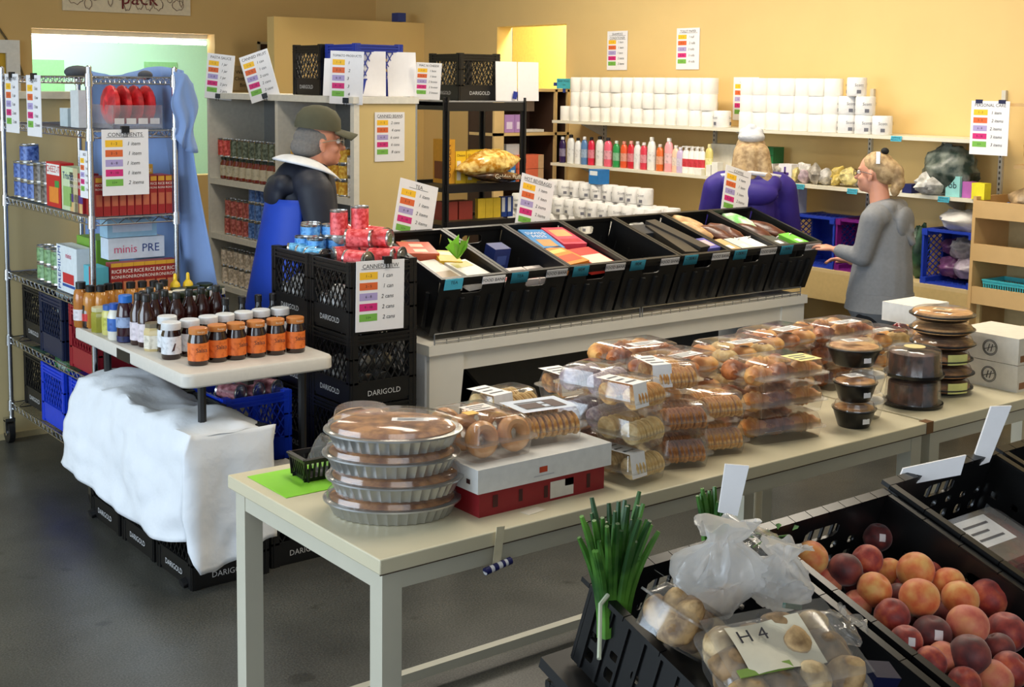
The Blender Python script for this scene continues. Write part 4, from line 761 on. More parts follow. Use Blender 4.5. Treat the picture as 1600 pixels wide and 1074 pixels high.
for bx_, c, lb in ((3.3, (20, 20, 22), 'black open bin stored beneath the white stand'),):
    o = dup(BINP.o, (2.98, 4.33, .40), (.45, 0, .0), None, lb); o['group'] = 'bins stored below'
# ================================================================== condiments on the folding table
def at(px, py, z=FT): p = Pz(px, py, z); return (min(p.x, fx1-.04), min(p.y, fy1-.04), z)     # kept on the tabletop
GLASSD = mat((36, 14, 10), .1, var=.15, coat=.7)
o = bottle('salsa_jar', [(.034, 0), (.037, .006), (.037, .088), (.031, .108), (.031, .115)], GLASSD, ([(.033, .112), (.0335, .114), (.0335, .132), (.031, .134)], (206, 130, 66)), [(.0376, .018, .082, (232, 120, 50))], 'salsa jar with orange label and orange lid on the folding table', 'jar', 'orange labelled salsa jars'); pr = Proto(o)
B().text('Salsa', .022, T(0, -.0382, .05) @ FRONT).build('lettering', mat((60, 50, 60), .6), o); B().text('Recipe', .010, T(0, -.034, .119) @ FRONT).build('lettering', mat((235, 225, 205), .6), o)
for px, py in ((310, 573.5), (339.6, 568), (369, 564.5), (400, 560.7), (430.6, 557), (461.4, 553.8)): pr.put(at(px, py-4), (0, 0, random.uniform(-.5, .4)))
o = bottle('chili_jar', [(.033, 0), (.036, .006), (.036, .09), (.031, .105), (.031, .112)], GLASSD, ([(.035, .108), (.036, .11), (.036, .132), (.033, .135)], (226, 228, 230)), [(.0366, .02, .085, (226, 230, 236))], 'dark chili sauce jar with white lid and white label', 'jar', 'white lidded chili jars'); pr = Proto(o)
B().add([(-.004, -.0375, .03), (.006, -.0375, .035), (.012, -.0372, .06), (.008, -.0372, .062)], [(0, 1, 2, 3)]).build('pepper_print', mat((60, 20, 20), .6), o)
for px, py in ((268, 560), (297, 555), (326, 549), (352, 545), (381, 541), (408, 537), (262, 549), (438, 534)): pr.put(at(px, py), (0, 0, random.uniform(-.4, .3)))
pr = Proto(bottle('steak_sauce_bottle', [(.028, 0), (.031, .005), (.031, .085), (.024, .11), (.013, .13), (.012, .155)], mat((14, 12, 14), .12, coat=.6), ([(.014, .15), (.0145, .175), (.012, .178)], (20, 20, 22)), [(.0316, .012, .05, (226, 196, 40)), (.0316, .075, .084, (20, 18, 20))], 'black sauce bottle with yellow label on the folding table', 'bottle', 'black bottles with yellow labels'))
for x in (2.14, 2.21, 2.28, 2.343): pr.put((x, 4.57, FT))
def bbq(label, group, lab, cap, c=(48, 18, 14), h=.2, r=.032): return bottle('barbecue_bottle', [(r*.9, 0), (r, .006), (r, h*.62), (r*.55, h*.8), (r*.42, h*.88)], mat(c, .12, coat=.6, var=.1), ([(r*.5, h*.86), (r*.5, h*.98), (r*.42, h)], cap), [(r*1.015, h*.1, h*.45, lab)] if lab else [], label, 'bottle', group)
o = bottle('barbecue_bottle', [(.03, 0), (.034, .006), (.036, .1), (.03, .14), (.02, .16)], mat((52, 20, 30), .12, coat=.5), ([(.026, .155), (.026, .182), (.022, .184)], (40, 110, 200)), [(.0366, .06, .1, (150, 170, 205)), (.0348, .004, .026, (30, 40, 90))], 'brown barbecue squeeze bottle with bright blue cap', 'bottle'); o.location = at(197, 534)
pr = Proto(bbq('dark barbecue bottle with white label and black cap', 'white labelled barbecue bottles', (225, 215, 222), (24, 22, 24)))
for px, py in ((217, 538), (229, 541)): pr.put(at(px, py))
pr = Proto(bbq('plain dark sauce bottle in the middle of the folding table', 'plain dark sauce bottles', None, (30, 32, 28), h=.185))
for px, py in ((243, 530), (258, 525), (276, 529), (296, 524), (235, 520), (250, 512), (315, 520), (338, 516), (225, 527)): pr.put(at(px, py))
pr = Proto(bottle('relish_jar', [(.032, 0), (.035, .006), (.035, .1), (.03, .115), (.03, .12)], mat((24, 26, 16), .12, coat=.6), ([(.033, .118), (.034, .12), (.034, .137), (.03, .139)], (52, 62, 40)), [(.0355, .02, .08, (60, 70, 40))], 'dark jar with a green lid among the condiments', 'jar', 'green lidded jars'))
for px, py in ((268, 512), (290, 508), (312, 506), (335, 502), (300, 496), (322, 492), (345, 489), (352, 497), (280, 500)): pr.put(at(px, py))
o = bottle('honey_bottle', [(.026, 0), (.03, .006), (.031, .12), (.026, .15), (.016, .16)], mat((176, 110, 44), .18, coat=.4), ([(.02, .158), (.02, .185)], (22, 20, 20)), [(.0316, .03, .075, (226, 220, 226))], 'amber honey mustard bottle with white label at the table corner', 'bottle'); o.location = at(121.8, 508)
o = bottle('sauce_jar', [(.024, 0), (.026, .004), (.026, .07), (.022, .078)], GLASSD, ([(.024, .076), (.024, .094)], (24, 22, 24)), [(.0265, .03, .06, (205, 40, 40))], 'small dark jar with red label beside the honey mustard', 'jar'); o.location = at(139, 512)
o = bottle('pickle_jar', [(.034, 0), (.037, .005), (.037, .075), (.033, .085)], mat((150, 146, 50), .15, coat=.5), ([(.034, .083), (.035, .085), (.035, .1)], (205, 200, 160)), [], 'squat olive green relish jar beside the red labelled jar', 'jar', n=8); o.location = at(157, 518)
o = bottle('mayo_bottle', [(.026, 0), (.03, .006), (.031, .09), (.022, .115), (.018, .12)], mat((232, 228, 214), .3), ([(.022, .118), (.022, .142)], (30, 80, 170)), [(.0316, .035, .085, (60, 110, 190))], 'cream mayonnaise bottle with blue cap and label', 'bottle'); o.location = at(181, 530)
o = bottle('mayo_bottle', [(.028, 0), (.031, .006), (.031, .085), (.024, .1)], mat((205, 200, 120), .3), ([(.026, .098), (.026, .118)], (40, 90, 170)), [(.0316, .02, .07, (200, 200, 90))], 'yellow green dressing bottle behind the cream bottle', 'bottle'); o.location = at(172, 522)
o = bottle('glass_jar', [(.034, 0), (.037, .005), (.037, .075), (.03, .09)], mat((200, 180, 130), .15, coat=.5), ([(.032, .088), (.032, .104)], (120, 110, 90)), [(.0376, .01, .06, (226, 220, 205))], 'square pale glass jar with white label at the table front', 'jar', n=8); o.location = at(240, 547)
pr = Proto(bottle('mustard_bottle', [(.026, 0), (.029, .006), (.029, .115), (.024, .14), (.014, .15)], mat((186, 124, 48), .2, coat=.35), ([(.018, .148), (.019, .172), (.014, .175)], (24, 22, 22)), [], 'brown mustard squeeze bottle with black cap at the table back', 'bottle', 'brown mustard bottles along the back'))
for px in (142, 156, 172, 187, 205.6, 223.5, 239.7, 254): p = Py(px, 480, 5.165); pr.put((p.x, 5.165+random.uniform(-.015, .015), FT))
pr = Proto(bottle('yellow_mustard', [(.027, 0), (.03, .006), (.03, .12), (.02, .14)], mat((236, 190, 50), .25), ([(.022, .138), (.02, .152), (.008, .165), (.007, .19), (.003, .195)], (245, 205, 40)), [], 'yellow mustard bottle with a yellow nozzle cap', 'bottle', 'yellow mustard bottles'))
for px in (274, 294): p = Py(px, 470, 5.165); pr.put((p.x, 5.165, FT))
pr = Proto(bottle('mayo_jar', [(.034, 0), (.038, .006), (.038, .095), (.034, .11)], mat((232, 226, 208), .25), ([(.037, .108), (.038, .11), (.038, .135), (.035, .137)], (240, 235, 215)), [(.0386, .02, .08, (214, 220, 226))], 'white lidded mayonnaise jar near the table back', 'jar', 'white lidded mayonnaise jars'))
for px in (230, 257, 284, 338): p = Py(px, 480, 5.07); pr.put((p.x, 5.07, FT))
o = bottle('jam_jar', [(.034, 0), (.037, .006), (.037, .09), (.03, .11)], mat((120, 50, 50), .2, coat=.4), ([(.034, .108), (.034, .13)], (205, 150, 130)), [], 'pinkish brown jar at the table back', 'jar'); o.location = (Py(312, 470, 5.07).x, 5.07, FT)
pr = Proto(bottle('hot_sauce', [(.018, 0), (.019, .004), (.019, .075), (.01, .1), (.009, .115)], mat((150, 30, 30), .15, coat=.4), ([(.011, .112), (.011, .135)], (226, 226, 228)), [(.0195, .02, .06, (226, 226, 232))], 'small red hot sauce bottle with white cap', 'bottle', 'small hot sauce bottles'))
for px, py in ((302, 514), (313, 517)): pr.put(at(px, py))
o = bottle('ketchup_bottle', [(.022, 0), (.024, .004), (.024, .1), (.014, .13)], mat((170, 30, 32), .15, coat=.4), ([(.015, .128), (.015, .15)], (200, 190, 186)), [], 'slim red ketchup bottle among the condiments', 'bottle'); o.location = at(334, 511)
# ================================================================== bakery
COOK = mottled('cookie_golden', (196, 136, 72), (236, 192, 126), 45, .75, .5); COOKP = mottled('cookie_pale', (206, 170, 110), (232, 206, 152), 45, .75, .4); COOKD = mottled('cookie_brown', (150, 94, 50), (212, 150, 86), 40, .75, .6); COOKL = mottled('cookie_lavender', (160, 140, 150), (205, 190, 190), 60, .8, .5)
PASTRY = mottled('pastry', (196, 120, 56), (240, 186, 112), 18, .5, .5); PASTRYD = mottled('pastry_dark', (130, 66, 38), (204, 126, 72), 20, .4, .6); JAM = mottled('jam', (60, 12, 22), (120, 30, 40), 20, .2, .3); PIE = mottled('pie_crust', (130, 80, 42), (196, 138, 82), 26, .6, .7); PIEL = mottled('pie_light', (176, 120, 66), (214, 164, 104), 30, .5, .4); CAKE = mottled('chocolate_cake', (40, 20, 14), (96, 56, 38), 30, .5, .5)
cookm = B().lathe([(.01, 0), (.034, .0), (.0385, .004), (.0385, .008), (.034, .0115), (.015, .0135), (.001, .0135)], 14)
CM = {m.name: cookm.mesh('cookie', m) for m in (COOK, COOKP, COOKD, COOKL)}
def shell(t, w, d, h, split=.45, inset=.012, name='shell'):
    """clear clamshell: tapered base, flange and lid"""
    def rr(L, W, z, r=.018): return [(x, y, z) for x, y in rrect(L, W, r, 3)]
    zb = h*split
    B().loft([rr(w/2-inset, d/2-inset, 0), rr(w/2-.006, d/2-.006, zb)], True).build('tray', CLEAR, t)
    B().loft([rr(w/2+.004, d/2+.004, zb-.002, .02), rr(w/2+.004, d/2+.004, zb+.002, .02)]).build('flange', FILM, t)
    B().loft([rr(w/2-.005, d/2-.005, zb+.002), rr(w/2-inset-.004, d/2-inset-.004, h*.93), rr(w/2-inset-.014, d/2-inset-.014, h)]).build('lid', CLEAR, t)
def sticker(t, x0, y0, x1, y1, z, c=(238, 238, 240), side=None, d=0):
    b = B().add([(x0, y0, z), (x1, y0, z), (x1, y1, z), (x0, y1, z)], [(0, 1, 2, 3)])
    if side: b.add([(x0, y0, z), (x1, y0, z), (x1, y0-.012, z-side), (x0, y0-.012, z-side)], [(0, 1, 2, 3)])
    b.build('price_label', mat(c, .5), t)
    q = B()
    for k in range(3): q.box(x0+(x1-x0)*.15, y0+(y1-y0)*(.2+.25*k), z+.0004, x0+(x1-x0)*(.85-.2*(k % 2)), y0+(y1-y0)*(.27+.25*k), z+.0008)
    q.build('print', mat((90, 90, 95), .6), t)
def cookie_pack(kind, label, w=.2, d=.13, h=.088, lab=False, rows=2, n=10):
    t = empty('cookie_pack'); tag(t, label, 'cookies', 'clear cookie packs'); shell(t, w, d, h)
    for r in range(rows):
        for k in range(n):
            o = bpy.data.objects.new('cookie', CM[kind.name]); COL.objects.link(o); o.parent = t
            o.location = (-w/2+.026+(w-.06)*k/(n-1)*1.0, -d/2+.034+(d-.068)*r/max(1, rows-1) if rows > 1 else 0, .042+.002*math.sin(k*3+r)); o.rotation_euler = (random.uniform(-.1, .1), PI/2-.16, random.uniform(-.08, .08)); o.scale = (.82, .8, 1)
    if lab: sticker(t, -w*.46, -d*.40, -w*.1, d*.42, h+.001, side=h*.72)
    return t
def croissant(r=.028, L=.1, bend=.03):
    pts = [(L*(u-.5), bend*(1-(2*u-1)**2), 0) for u in [k/12 for k in range(13)]]
    return B().tube(pts, r, 10, rr=[r*(.25+.75*math.sin(PI*(k+.6)/13.2))*(1+.09*math.cos(k*PI)) for k in range(13)])
def pastry_pack(label, w=.26, d=.2, h=.075, mats=(PASTRY,), lab=None, nx=3, ny=2, kind='c', name='pastry_pack'):
    t = empty(name); tag(t, label, 'pastries', 'clear pastry packs'); shell(t, w, d, h)
    for i in range(nx):
        for j in range(ny):
            m_ = mats[(i+j) % len(mats)]; loc = (-w/2+w*(i+.5)/nx, -d/2+d*(j+.5)/ny, .034)
            if kind == 'c': croissant(min(.03, h*.4), w/nx*1.15).build('croissant', m_, t, loc, (0, 0, .5*math.sin(i*3+j*2)))
            elif kind == 'd': B().loft([[((.03+.017*math.cos(a))*math.cos(q), (.03+.017*math.cos(a))*math.sin(q), .02*math.sin(a)) for a in [2*PI*k/10 for k in range(10)]] for q in [2*PI*k/20 for k in range(20)]], False, closed=True).build('doughnut', m_, t, (loc[0], loc[1], .05), (PI/2-.25, 0, 0))
            else:
                o = B().ball((0, 0, 0), w/nx*.48, d/ny*.48, h*.36, 14, 8).build('danish', m_, t, loc)
                B().ball((0, 0, h*.26), w/nx*.26, d/ny*.24, h*.12, 10, 5).build('filling', JAM, o)
    if lab: sticker(t, *lab)
    return t
def put(t, x, y, z, rz): t.location = (x, y, z); t.rotation_euler = (0, 0, rz); return t
random.seed(5)
# front cookie columns
kinds = (COOK, COOKP, COOKD)
for ci, (x, y, rz, n, ks) in enumerate(((2.335, 2.485, .12, 3, (COOKP, COOKP, COOK)), (2.535, 2.515, -.35, 2, (COOKD, COOKD)), (2.715, 2.545, -.3, 2, (COOK, COOK)))):
    for q in range(n): put(cookie_pack(ks[q], ('pack of round cookies in the column next to the white box, layer %s' % ('at the bottom', 'in the middle', 'on top')[q] if ci == 0 else 'pack of %s cookies %s in the %s front column' % (('dark' if ci == 1 else 'golden'), ('at the bottom', 'on top')[q], ('second', 'third')[ci-1])), lab=(ci == 0 and q != 1), w=.165, d=.15, n=9), x+.004*q, y+.006*q, TZ+.092*q, rz+.03*q)
put(cookie_pack(COOK, 'pack of golden cookies with white label resting on the dark cookie column', lab=True, w=.165, d=.15), 2.575, 2.60, TZ+.185, -.3)
put(cookie_pack(COOKL, 'pack of greyish sugar cookies stacked behind the front column', lab=False, w=.18, d=.16), 2.37, 2.68, TZ+.185, .25); put(cookie_pack(COOKL, 'pack of cookies beneath the greyish sugar cookies', w=.18, d=.16), 2.37, 2.68, TZ+.092, .25); put(cookie_pack(COOKD, 'pack of cookies at the bottom beneath greyish sugar cookies', w=.18, d=.16), 2.37, 2.68, TZ, .25)
for q in range(2): put(cookie_pack(COOKP, 'pack of pale cookies with white label %s by the table back edge' % ('below' if q == 0 else 'on top'), lab=q == 1, w=.2, d=.14), 2.22, 2.90, TZ+.092*q, .1)
for q in range(2): put(cookie_pack(COOKD, 'long pack of oat cookies %s near the table back edge' % ('below' if q == 0 else 'on top'), lab=q == 1, w=.22, d=.14), 2.56, 2.98, TZ+.092*q, -.05)
for q in range(2): put(cookie_pack(COOK, 'pack of golden cookies %s in the middle of the table' % ('below' if q == 0 else 'on top'), lab=False, w=.19, d=.15), 2.62, 2.78, TZ+.092*q, -.1)
# pastry stacks
for q in range(3): put(pastry_pack('clear tray of croissants, %s of the front pastry stack' % ('bottom', 'middle', 'top')[q], .27, .2, .078, (PASTRY, PASTRYD), (.02, -.09, .11, .0, .079, (232, 226, 150)) if q == 2 else ((-.1, -.1045, -.04, -.1, .04) if q == 0 else None)), 2.985+.004*q, 2.56, TZ+.08*q, -.2+.05*q)
for ci, (x, y, w_, ms, n, k_) in enumerate(((2.83, 2.82, .28, (PASTRY, PASTRYD), 3, 'p'), (2.86, 3.02, .26, (PASTRYD, PASTRY), 3, 'c'), (3.14, 2.86, .26, (COOKP, PASTRY), 3, 'p'), (3.42, 2.93, .28, (PASTRY, PASTRYD), 3, 'p'), (3.70, 2.90, .26, (PASTRYD, PASTRY), 3, 'c'), (4.02, 2.98, .28, (COOKP, PASTRY), 2, 'p'), (4.36, 2.95, .28, (PASTRY, JAM), 2, 'c'), (3.16, 3.04, .2, (JAM, PASTRY), 2, 'p'))):
    for q in range(n): put(pastry_pack('clear pastry tray %s of the stack %s' % (('at the bottom', 'in the middle', 'on top')[q if n == 3 else q*2], ('behind the croissants', 'at the table back behind danish trays', 'behind the black bowls', 'behind the chocolate cakes', 'behind the tall pie stack', 'behind the white boxes', 'on the far end of the table', 'beside the bin stand end')[ci]), w_, .19, .074, ms, (-.06, -.07, .06, -.02, .075) if q == n-1 else None, kind=k_), x+.01*math.sin(q*2+ci), y, TZ+.076*q, .1*math.sin(ci*2+q))
# foil pans with pies
def pie_pan(label, sx=.170, sy=.130):
    t = empty('pie_pan'); tag(t, label, 'pie', 'oval foil pie pans'); FO = mat((190, 190, 188), .32, .85, .04)
    B().lathe([(.80, 0), (.84, .002), (.93, .034), (.94, .036)], 120, sx=sx, sy=sy, wave=.022, k=40).build('foil_pan', FO, t)
    B().lathe([(.93, .034), (1.0, .036), (1.0, .040), (.93, .041)], 60, sx=sx, sy=sy).build('foil_rim', FO, t)
    B().lathe([(.9, .032), (.9, .043), (.78, .053), (.4, .056), (.001, .056)], 40, sx=sx, sy=sy).build('pie_filling', PIE, t)
    B().lathe([(.985, .041), (.95, .043), (.93, .056), (.82, .068), (.5, .072), (.001, .073)], 48, sx=sx, sy=sy).build('clear_lid', CLEAR, t)
    return t
c0 = Pz(614, 800, TZ); RZ = YAW-PI/2
for q in range(4):
    t = put(pie_pan('oval pie in a fluted foil pan, %s of the stack' % ('bottom', 'second from the bottom', 'third from the bottom', 'top')[q]), c0.x+.004*math.sin(q*2.1), c0.y+.004*math.cos(q*2.6), TZ+.0575*q, RZ+.04*math.sin(q*3))
sticker(t, .0, -.06, .09, -.03, .0725)
def dome(label, r, base_c, fill, h=.05, dz=.02, name='pie_dome', flute=40):
    t = empty(name); tag(t, label, 'pie', 'round domed pies'); B().lathe([(r*.72, 0), (r*.75, .002), (r*.93, dz), (r, dz+.001), (r, dz+.005), (r*.93, dz+.005)], 40).build('base_tray', base_c, t)
    B().lathe([(r*.9, dz*.7), (r*.9, dz+.012), (r*.7, h*.72), (r*.3, h*.78), (.001, h*.78)], 32).build('pie_filling', fill, t)
    B().lathe([(r*.97, dz+.005), (r*.9, dz+.012), (r*.84, h*.9), (r*.75, h), (.001, h)], flute*2, wave=.012, k=flute).build('clear_dome', CLEAR, t); return t
c1 = Pz(566, 742, TZ)
for q in range(3): put(dome('round clear dome with a crimped edge, %s beside the foil pans' % ('bottom', 'middle', 'top')[q], .085, FILM, PIEL, .06, .02), c1.x, c1.y, TZ+.064*q, 0)
# cake boxes with doughnuts and cookies
o = pack('red_cake_box', (1.808, 2.455, TZ), (.405, .30, .062), (140, 26, 34), 'red printed cake box under the white box', 'box', decor=[('y', .3, .3, .33, .8, (60, 14, 18)), ('y', .5, .2, .53, .7, (60, 14, 18)), ('y', .85, .2, .88, .8, (60, 14, 18)), ('y', .55, .1, .74, .8, (220, 215, 205)), ('y', .67, .5, .74, .8, (240, 205, 60)), ('y', .1, .3, .14, .8, (70, 16, 20)), ('x', .3, .2, .35, .8, (60, 14, 18))])
o = pack('white_cake_box', (1.798, 2.447, TZ+.062), (.432, .315, .06), (226, 226, 224), 'open white cake box on the red box', 'box', decor=[('y', .44, .35, .50, .6, (190, 70, 40)), ('y', .4, .2, .55, .25, (190, 190, 195)), ('x', .85, .3, .9, .5, (60, 30, 30))])
t = put(pastry_pack('clear clamshell of glazed doughnuts on the white box', .2, .24, .1, (mottled('glaze', (206, 140, 84), (228, 176, 124), 12, .25, .15),), (-.03, -.01, .05, .05, .101, (236, 226, 220)), 2, 3, 'd', 'doughnut_pack'), 1.912, 2.60, TZ+.123, .0)
B().box(-.055, -.03, .1012, -.02, .0, .1016).build('orange_sticker', mat((245, 190, 70), .5), t)
t = put(cookie_pack(COOK, 'clear clamshell of golden cookies with a printed top on the white box', .2, .17, .085, False, 2, 9), 2.11, 2.60, TZ+.123, -.12); sticker(t, -.085, -.06, .085, .065, .0862, (205, 215, 232)); B().box(-.06, -.03, .0872, .0, .02, .0876).box(.02, -.04, .0872, .06, .03, .0876).build('dark_print', mat((80, 60, 60), .6), t)
# bowls, cakes, pies and white boxes
def bowl(label, c, r=.068, fill=PIEL, lab=True):
    t = empty('lidded_bowl'); tag(t, label, 'bowl', 'lidded food bowls'); B().lathe([(r*.68, 0), (r*.72, .003), (r*.95, .052), (r, .054), (r, .058), (r*.94, .058)], 32).build('bowl', c, t)
    B().lathe([(r*.9, .05), (r*.88, .062), (r*.4, .066), (.001, .066)], 24).build('food', fill, t)
    B().lathe([(r*1.02, .057), (r*1.0, .062), (r*.9, .064), (r*.84, .078), (.001, .08)], 72, wave=.012, k=36).build('clear_lid', CLEAR, t)
    if lab: sticker(t, -.045, -.03, .015, .015, .0806); B().box(-.014, -r*.86, .018, .012, -r*.84, .034).build('side_label', PAPER, t)
    return t
BP = mat((16, 16, 17), .3)
for q in range(2): put(bowl('black bowl with clear lid, %s of the front pair' % ('lower', 'upper')[q], BP), 3.275, 2.475, TZ+.083*q, -.2)
for q in range(2): put(bowl('clear cup with lid, %s of the pair behind black bowls' % ('lower', 'upper')[q], FILM, .058, mottled('cream', (220, 215, 205), (240, 238, 230), 20, .5, .1), False), 3.40, 2.52, TZ+.083*q, 0)
put(bowl('broad black bowl with clear lid resting on the clear cups', BP, .088), 3.375, 2.56, TZ+.168, -.3)
for q in range(2):
    t = empty('chocolate_cake'); tag(t, 'chocolate cake under a clear dome, %s of the pair' % ('lower', 'upper')[q], 'cake', 'domed chocolate cakes')
    B().lathe([(.085, 0), (.098, .002), (.1, .012), (.092, .012)], 36).build('cake_tray', BP, t); B().lathe([(.08, .008), (.082, .03), (.08, .078), (.07, .085), (.001, .086)], 32, wave=.01, k=8).build('cake', CAKE, t)
    B().lathe([(.094, .012), (.09, .03), (.086, .088), (.075, .096), (.001, .097)], 48, wave=.014, k=12).build('clear_dome', CLEAR, t); B().lathe([(.035, .0975), (.035, .0985)], 20).build('round_sticker', mat((226, 210, 150), .5), t)
    put(t, 3.665, 2.535, TZ+.099*q, q*.4)
for q in range(6):
    t = put(dome('pie on a black tray, %s' % ('bottom of the tall stack', 'second from the bottom of the tall stack', 'third from the bottom of the tall stack', 'fourth from the bottom of the tall stack', 'second from the top of the tall stack', 'top of the tall stack')[q], .112, BP, PIEL if q > 3 else PIE, .05 if q < 4 else .042, .018), 3.915+.008*math.sin(q*2.4), 2.60, TZ+.0505*q, q)
    if q in (0, 2): B().grid(lambda u, v: (.1075*math.cos(-2.3+.75*u), .1075*math.sin(-2.3+.75*u), .012+.036*v), 6, 1).build('yellow_note', mat((226, 224, 140), .7), t, rot=(0, 0, -q))
    if q == 5: sticker(t, -.02, -.05, .04, -.015, .0425, (236, 225, 190))
for q in range(2):
    o = pack('white_bakery_box', (4.105, 2.42, TZ+.096*q), (.24, .26, .094), (226, 220, 208), 'white bakery box with round emblem, %s of the pair' % ('lower', 'upper')[q], 'box', decor=[('y', .05, .1, .3, .35, (140, 90, 60)), ('x', 'BAKERY', .2, .45, .018, (130, 125, 118))])
    b = B(); 
    for rr_ in (.028, .0235): b.tube([(.12+rr_*math.cos(a*PI/12), -.001, .047+rr_*math.sin(a*PI/12)) for a in range(25)], .0012, 4)
    b.tube([(.100, -.0012, .040), (.14, -.0012, .054)], .0015, 4).tube([(.112, -.0012, .034), (.118, -.0012, .06)], .0015, 4).tube([(.124, -.0012, .034), (.13, -.0012, .06)], .0015, 4); b.build('emblem', mat((70, 66, 62), .6), o, (0, .23, 0), (0, 0, -PI/2))
pack('white_bakery_box', (4.02, 2.78, TZ+.19), (.2, .15, .07), (232, 230, 224), 'white carton lying on packs behind the tall pie stack', 'box', decor=[('y', .3, .3, .7, .6, (150, 140, 135))])
# green sheet, baskets, marker
tag(B().box(0, 0, 0, .30, .22, .0012).build('green_paper', mat((140, 215, 50), .6, var=.02), None, (1.50, 2.86, TZ+.0006), (0, 0, .0)), 'bright lime green paper lying on the cream table corner', 'paper')
basket('small_basket', .18, .10, .065, (18, 18, 19), 'small black basket holding a crumpled plastic bag', (1.59, 2.93, TZ+.002), (0, 0, -.05)); basket('small_basket', .16, .10, .065, (18, 18, 19), 'small black basket behind the foil pans', (1.745, 3.015, TZ+.002), (0, 0, -.05))
tag(bagm(.045, .035, .045, 88, .5, 18, 12).build('plastic_bag', FILM, None, (1.68, 2.98, TZ+.05)), 'crumpled clear bag in the small black basket', 'bag')
p = Py(775, 885, 2.35); o = B().tube([(-.036, 0, -.004), (.036, 0, .006)], .0085, 12).build('dry_marker', mat((232, 232, 236), .35), None, (p.x, 2.345, p.z)); tag(o, 'blue and white marker hanging from tape on the table edge', 'marker')
for a, c_ in ((-.036, -.022), (-.012, .0), (.012, .02), (.028, .04)): B().tube([(a, 0, -.004+.139*(a+.036)), (c_, 0, -.004+.139*(c_+.036))], .0092, 12).build('blue_band', mat((28, 32, 96), .35), o)
tag(B().box(-.012, -.0006, 0, .012, .0006, .10).build('masking_tape', mat((222, 212, 180), .6), None, (p.x+.002, 2.352, p.z-.005), (.03, .1, 0)), 'strip of masking tape holding the marker', 'tape')
tag(B().box(0, 0, 0, .06, .03, .0008).build('paper_slip', mat((226, 218, 200), .7), None, (1.92, 2.40, TZ+.0004), (0, 0, .15)), 'small paper slip in front of the red cake box', 'paper')
# ================================================================== produce crates in the foreground
PT = math.radians(18.5)
def frame(x, y=1.65, z=.93): return T(x, y, z) @ Matrix.Rotation(PT, 4, 'X')
PEUL = (PT, 0, 0)
def produce_crate_mesh(w=.40, L=.58, h=.165, th=.007):
    b = B()
    def slots(n, W_): return [(W_*(k+.5)/n, .035, .012, .012) for k in range(n)]+[(W_*(k+.5)/n, .075, .01, .008) for k in range(n)]
    hole_plate(b, w, h, th, [(w/2, h-.05, .055, .016)]+slots(7, w), T(0, -th, -h)); hole_plate(b, w, h, th, [(w/2, h-.05, .055, .016)]+slots(7, w), T(0, -L, -h))
    hole_plate(b, L-2*th-.002, h, th, slots(10, L-.02)+[(L/2, h-.045, .05, .014)], T(th, -L+th+.001, -h) @ Matrix.Rotation(PI/2, 4, 'Z')); hole_plate(b, L-2*th-.002, h, th, slots(10, L-.02)+[(L/2, h-.045, .05, .014)], T(w, -L+th+.001, -h) @ Matrix.Rotation(PI/2, 4, 'Z'))
    b.box(.001, -L+.001, -h-.004, w-.001, -.001, -h)
    for k in range(8):        # rim of short lengths with gaps
        x0 = -.012+(w+.024)*k/8; b.box(x0+.001, -.008, -.006, x0+(w+.024)/8-.001, .014, .004); b.box(x0+.001, -L-.014, -.006, x0+(w+.024)/8-.001, -L+.008, .004)
    for k in range(6):
        y0 = -L+.009+(L-.018)*k/6
        for x in (-.012, w-.006): b.box(x, y0+.001, -.006, x+.018, y0+(L-.018)/6-.001, .004)
    for k in range(12): b.box(w*k/12+.01, .0005, -h, w*k/12+.016, .006, -.01)
    for k in range(14): b.box(-.005, -L+L*k/14+.01, -h, -.0005, -L+L*k/14+.016, -.01)
    return b
PB = mat((20, 20, 21), .28, var=.1, scale=20)
prc = Proto(tag(produce_crate_mesh().build('produce_crate', PB), '', 'crate', 'black produce crates'))
CX = (1.462, 1.905, 2.335, 2.775)
FR = [frame(x, 1.65+.012*(k > 1), .93+.014*(k > 1)) for k, x in enumerate(CX)]
for k, lb in enumerate(('black produce crate holding green onions and potatoes', 'black produce crate full of peaches', 'black produce crate of clear meat packs beside the peaches', 'black produce crate on the far end of the rack')):
    prc.put(tuple(FR[k].translation), PEUL, lb)
t = empty('produce_rack', tuple(frame(1.42).translation), PEUL); tag(t, 'sloping black metal rack carrying the produce crates', 'rack')
B().box(0, -.62, -.2, 1.80, .03, -.178).build('deck', BM, t); B().box(0, -.64, -.2, 1.80, -.62, -.13).build('front_lip', BM, t)
for x in (.03, .9, 1.77):
    for y, l in ((-.03, .66), (-.59, .5)): B().box(-.02, -.02, -l, .02, .02, 0).build('leg', BM, t, (x, y, -.2), (-PT, 0, 0))
p = Pz(905, 1052, .5); crate(KB, (p.x-.05, p.y-.30, .22), .1, 'black milk crate standing below the green onions', False); crate(KB, (p.x-.05, p.y-.30, -.0), .1, 'black milk crate on the floor below the produce rack', False).scale = (1, 1, .78)
def onplane(px, py, F, dz):
    o_ = F @ Vector((0, 0, dz)); n = (F.to_3x3() @ Vector((0, 0, 1))); d = ray(px, py); s = (o_-EYE).dot(n)/d.dot(n); return EYE+d*s
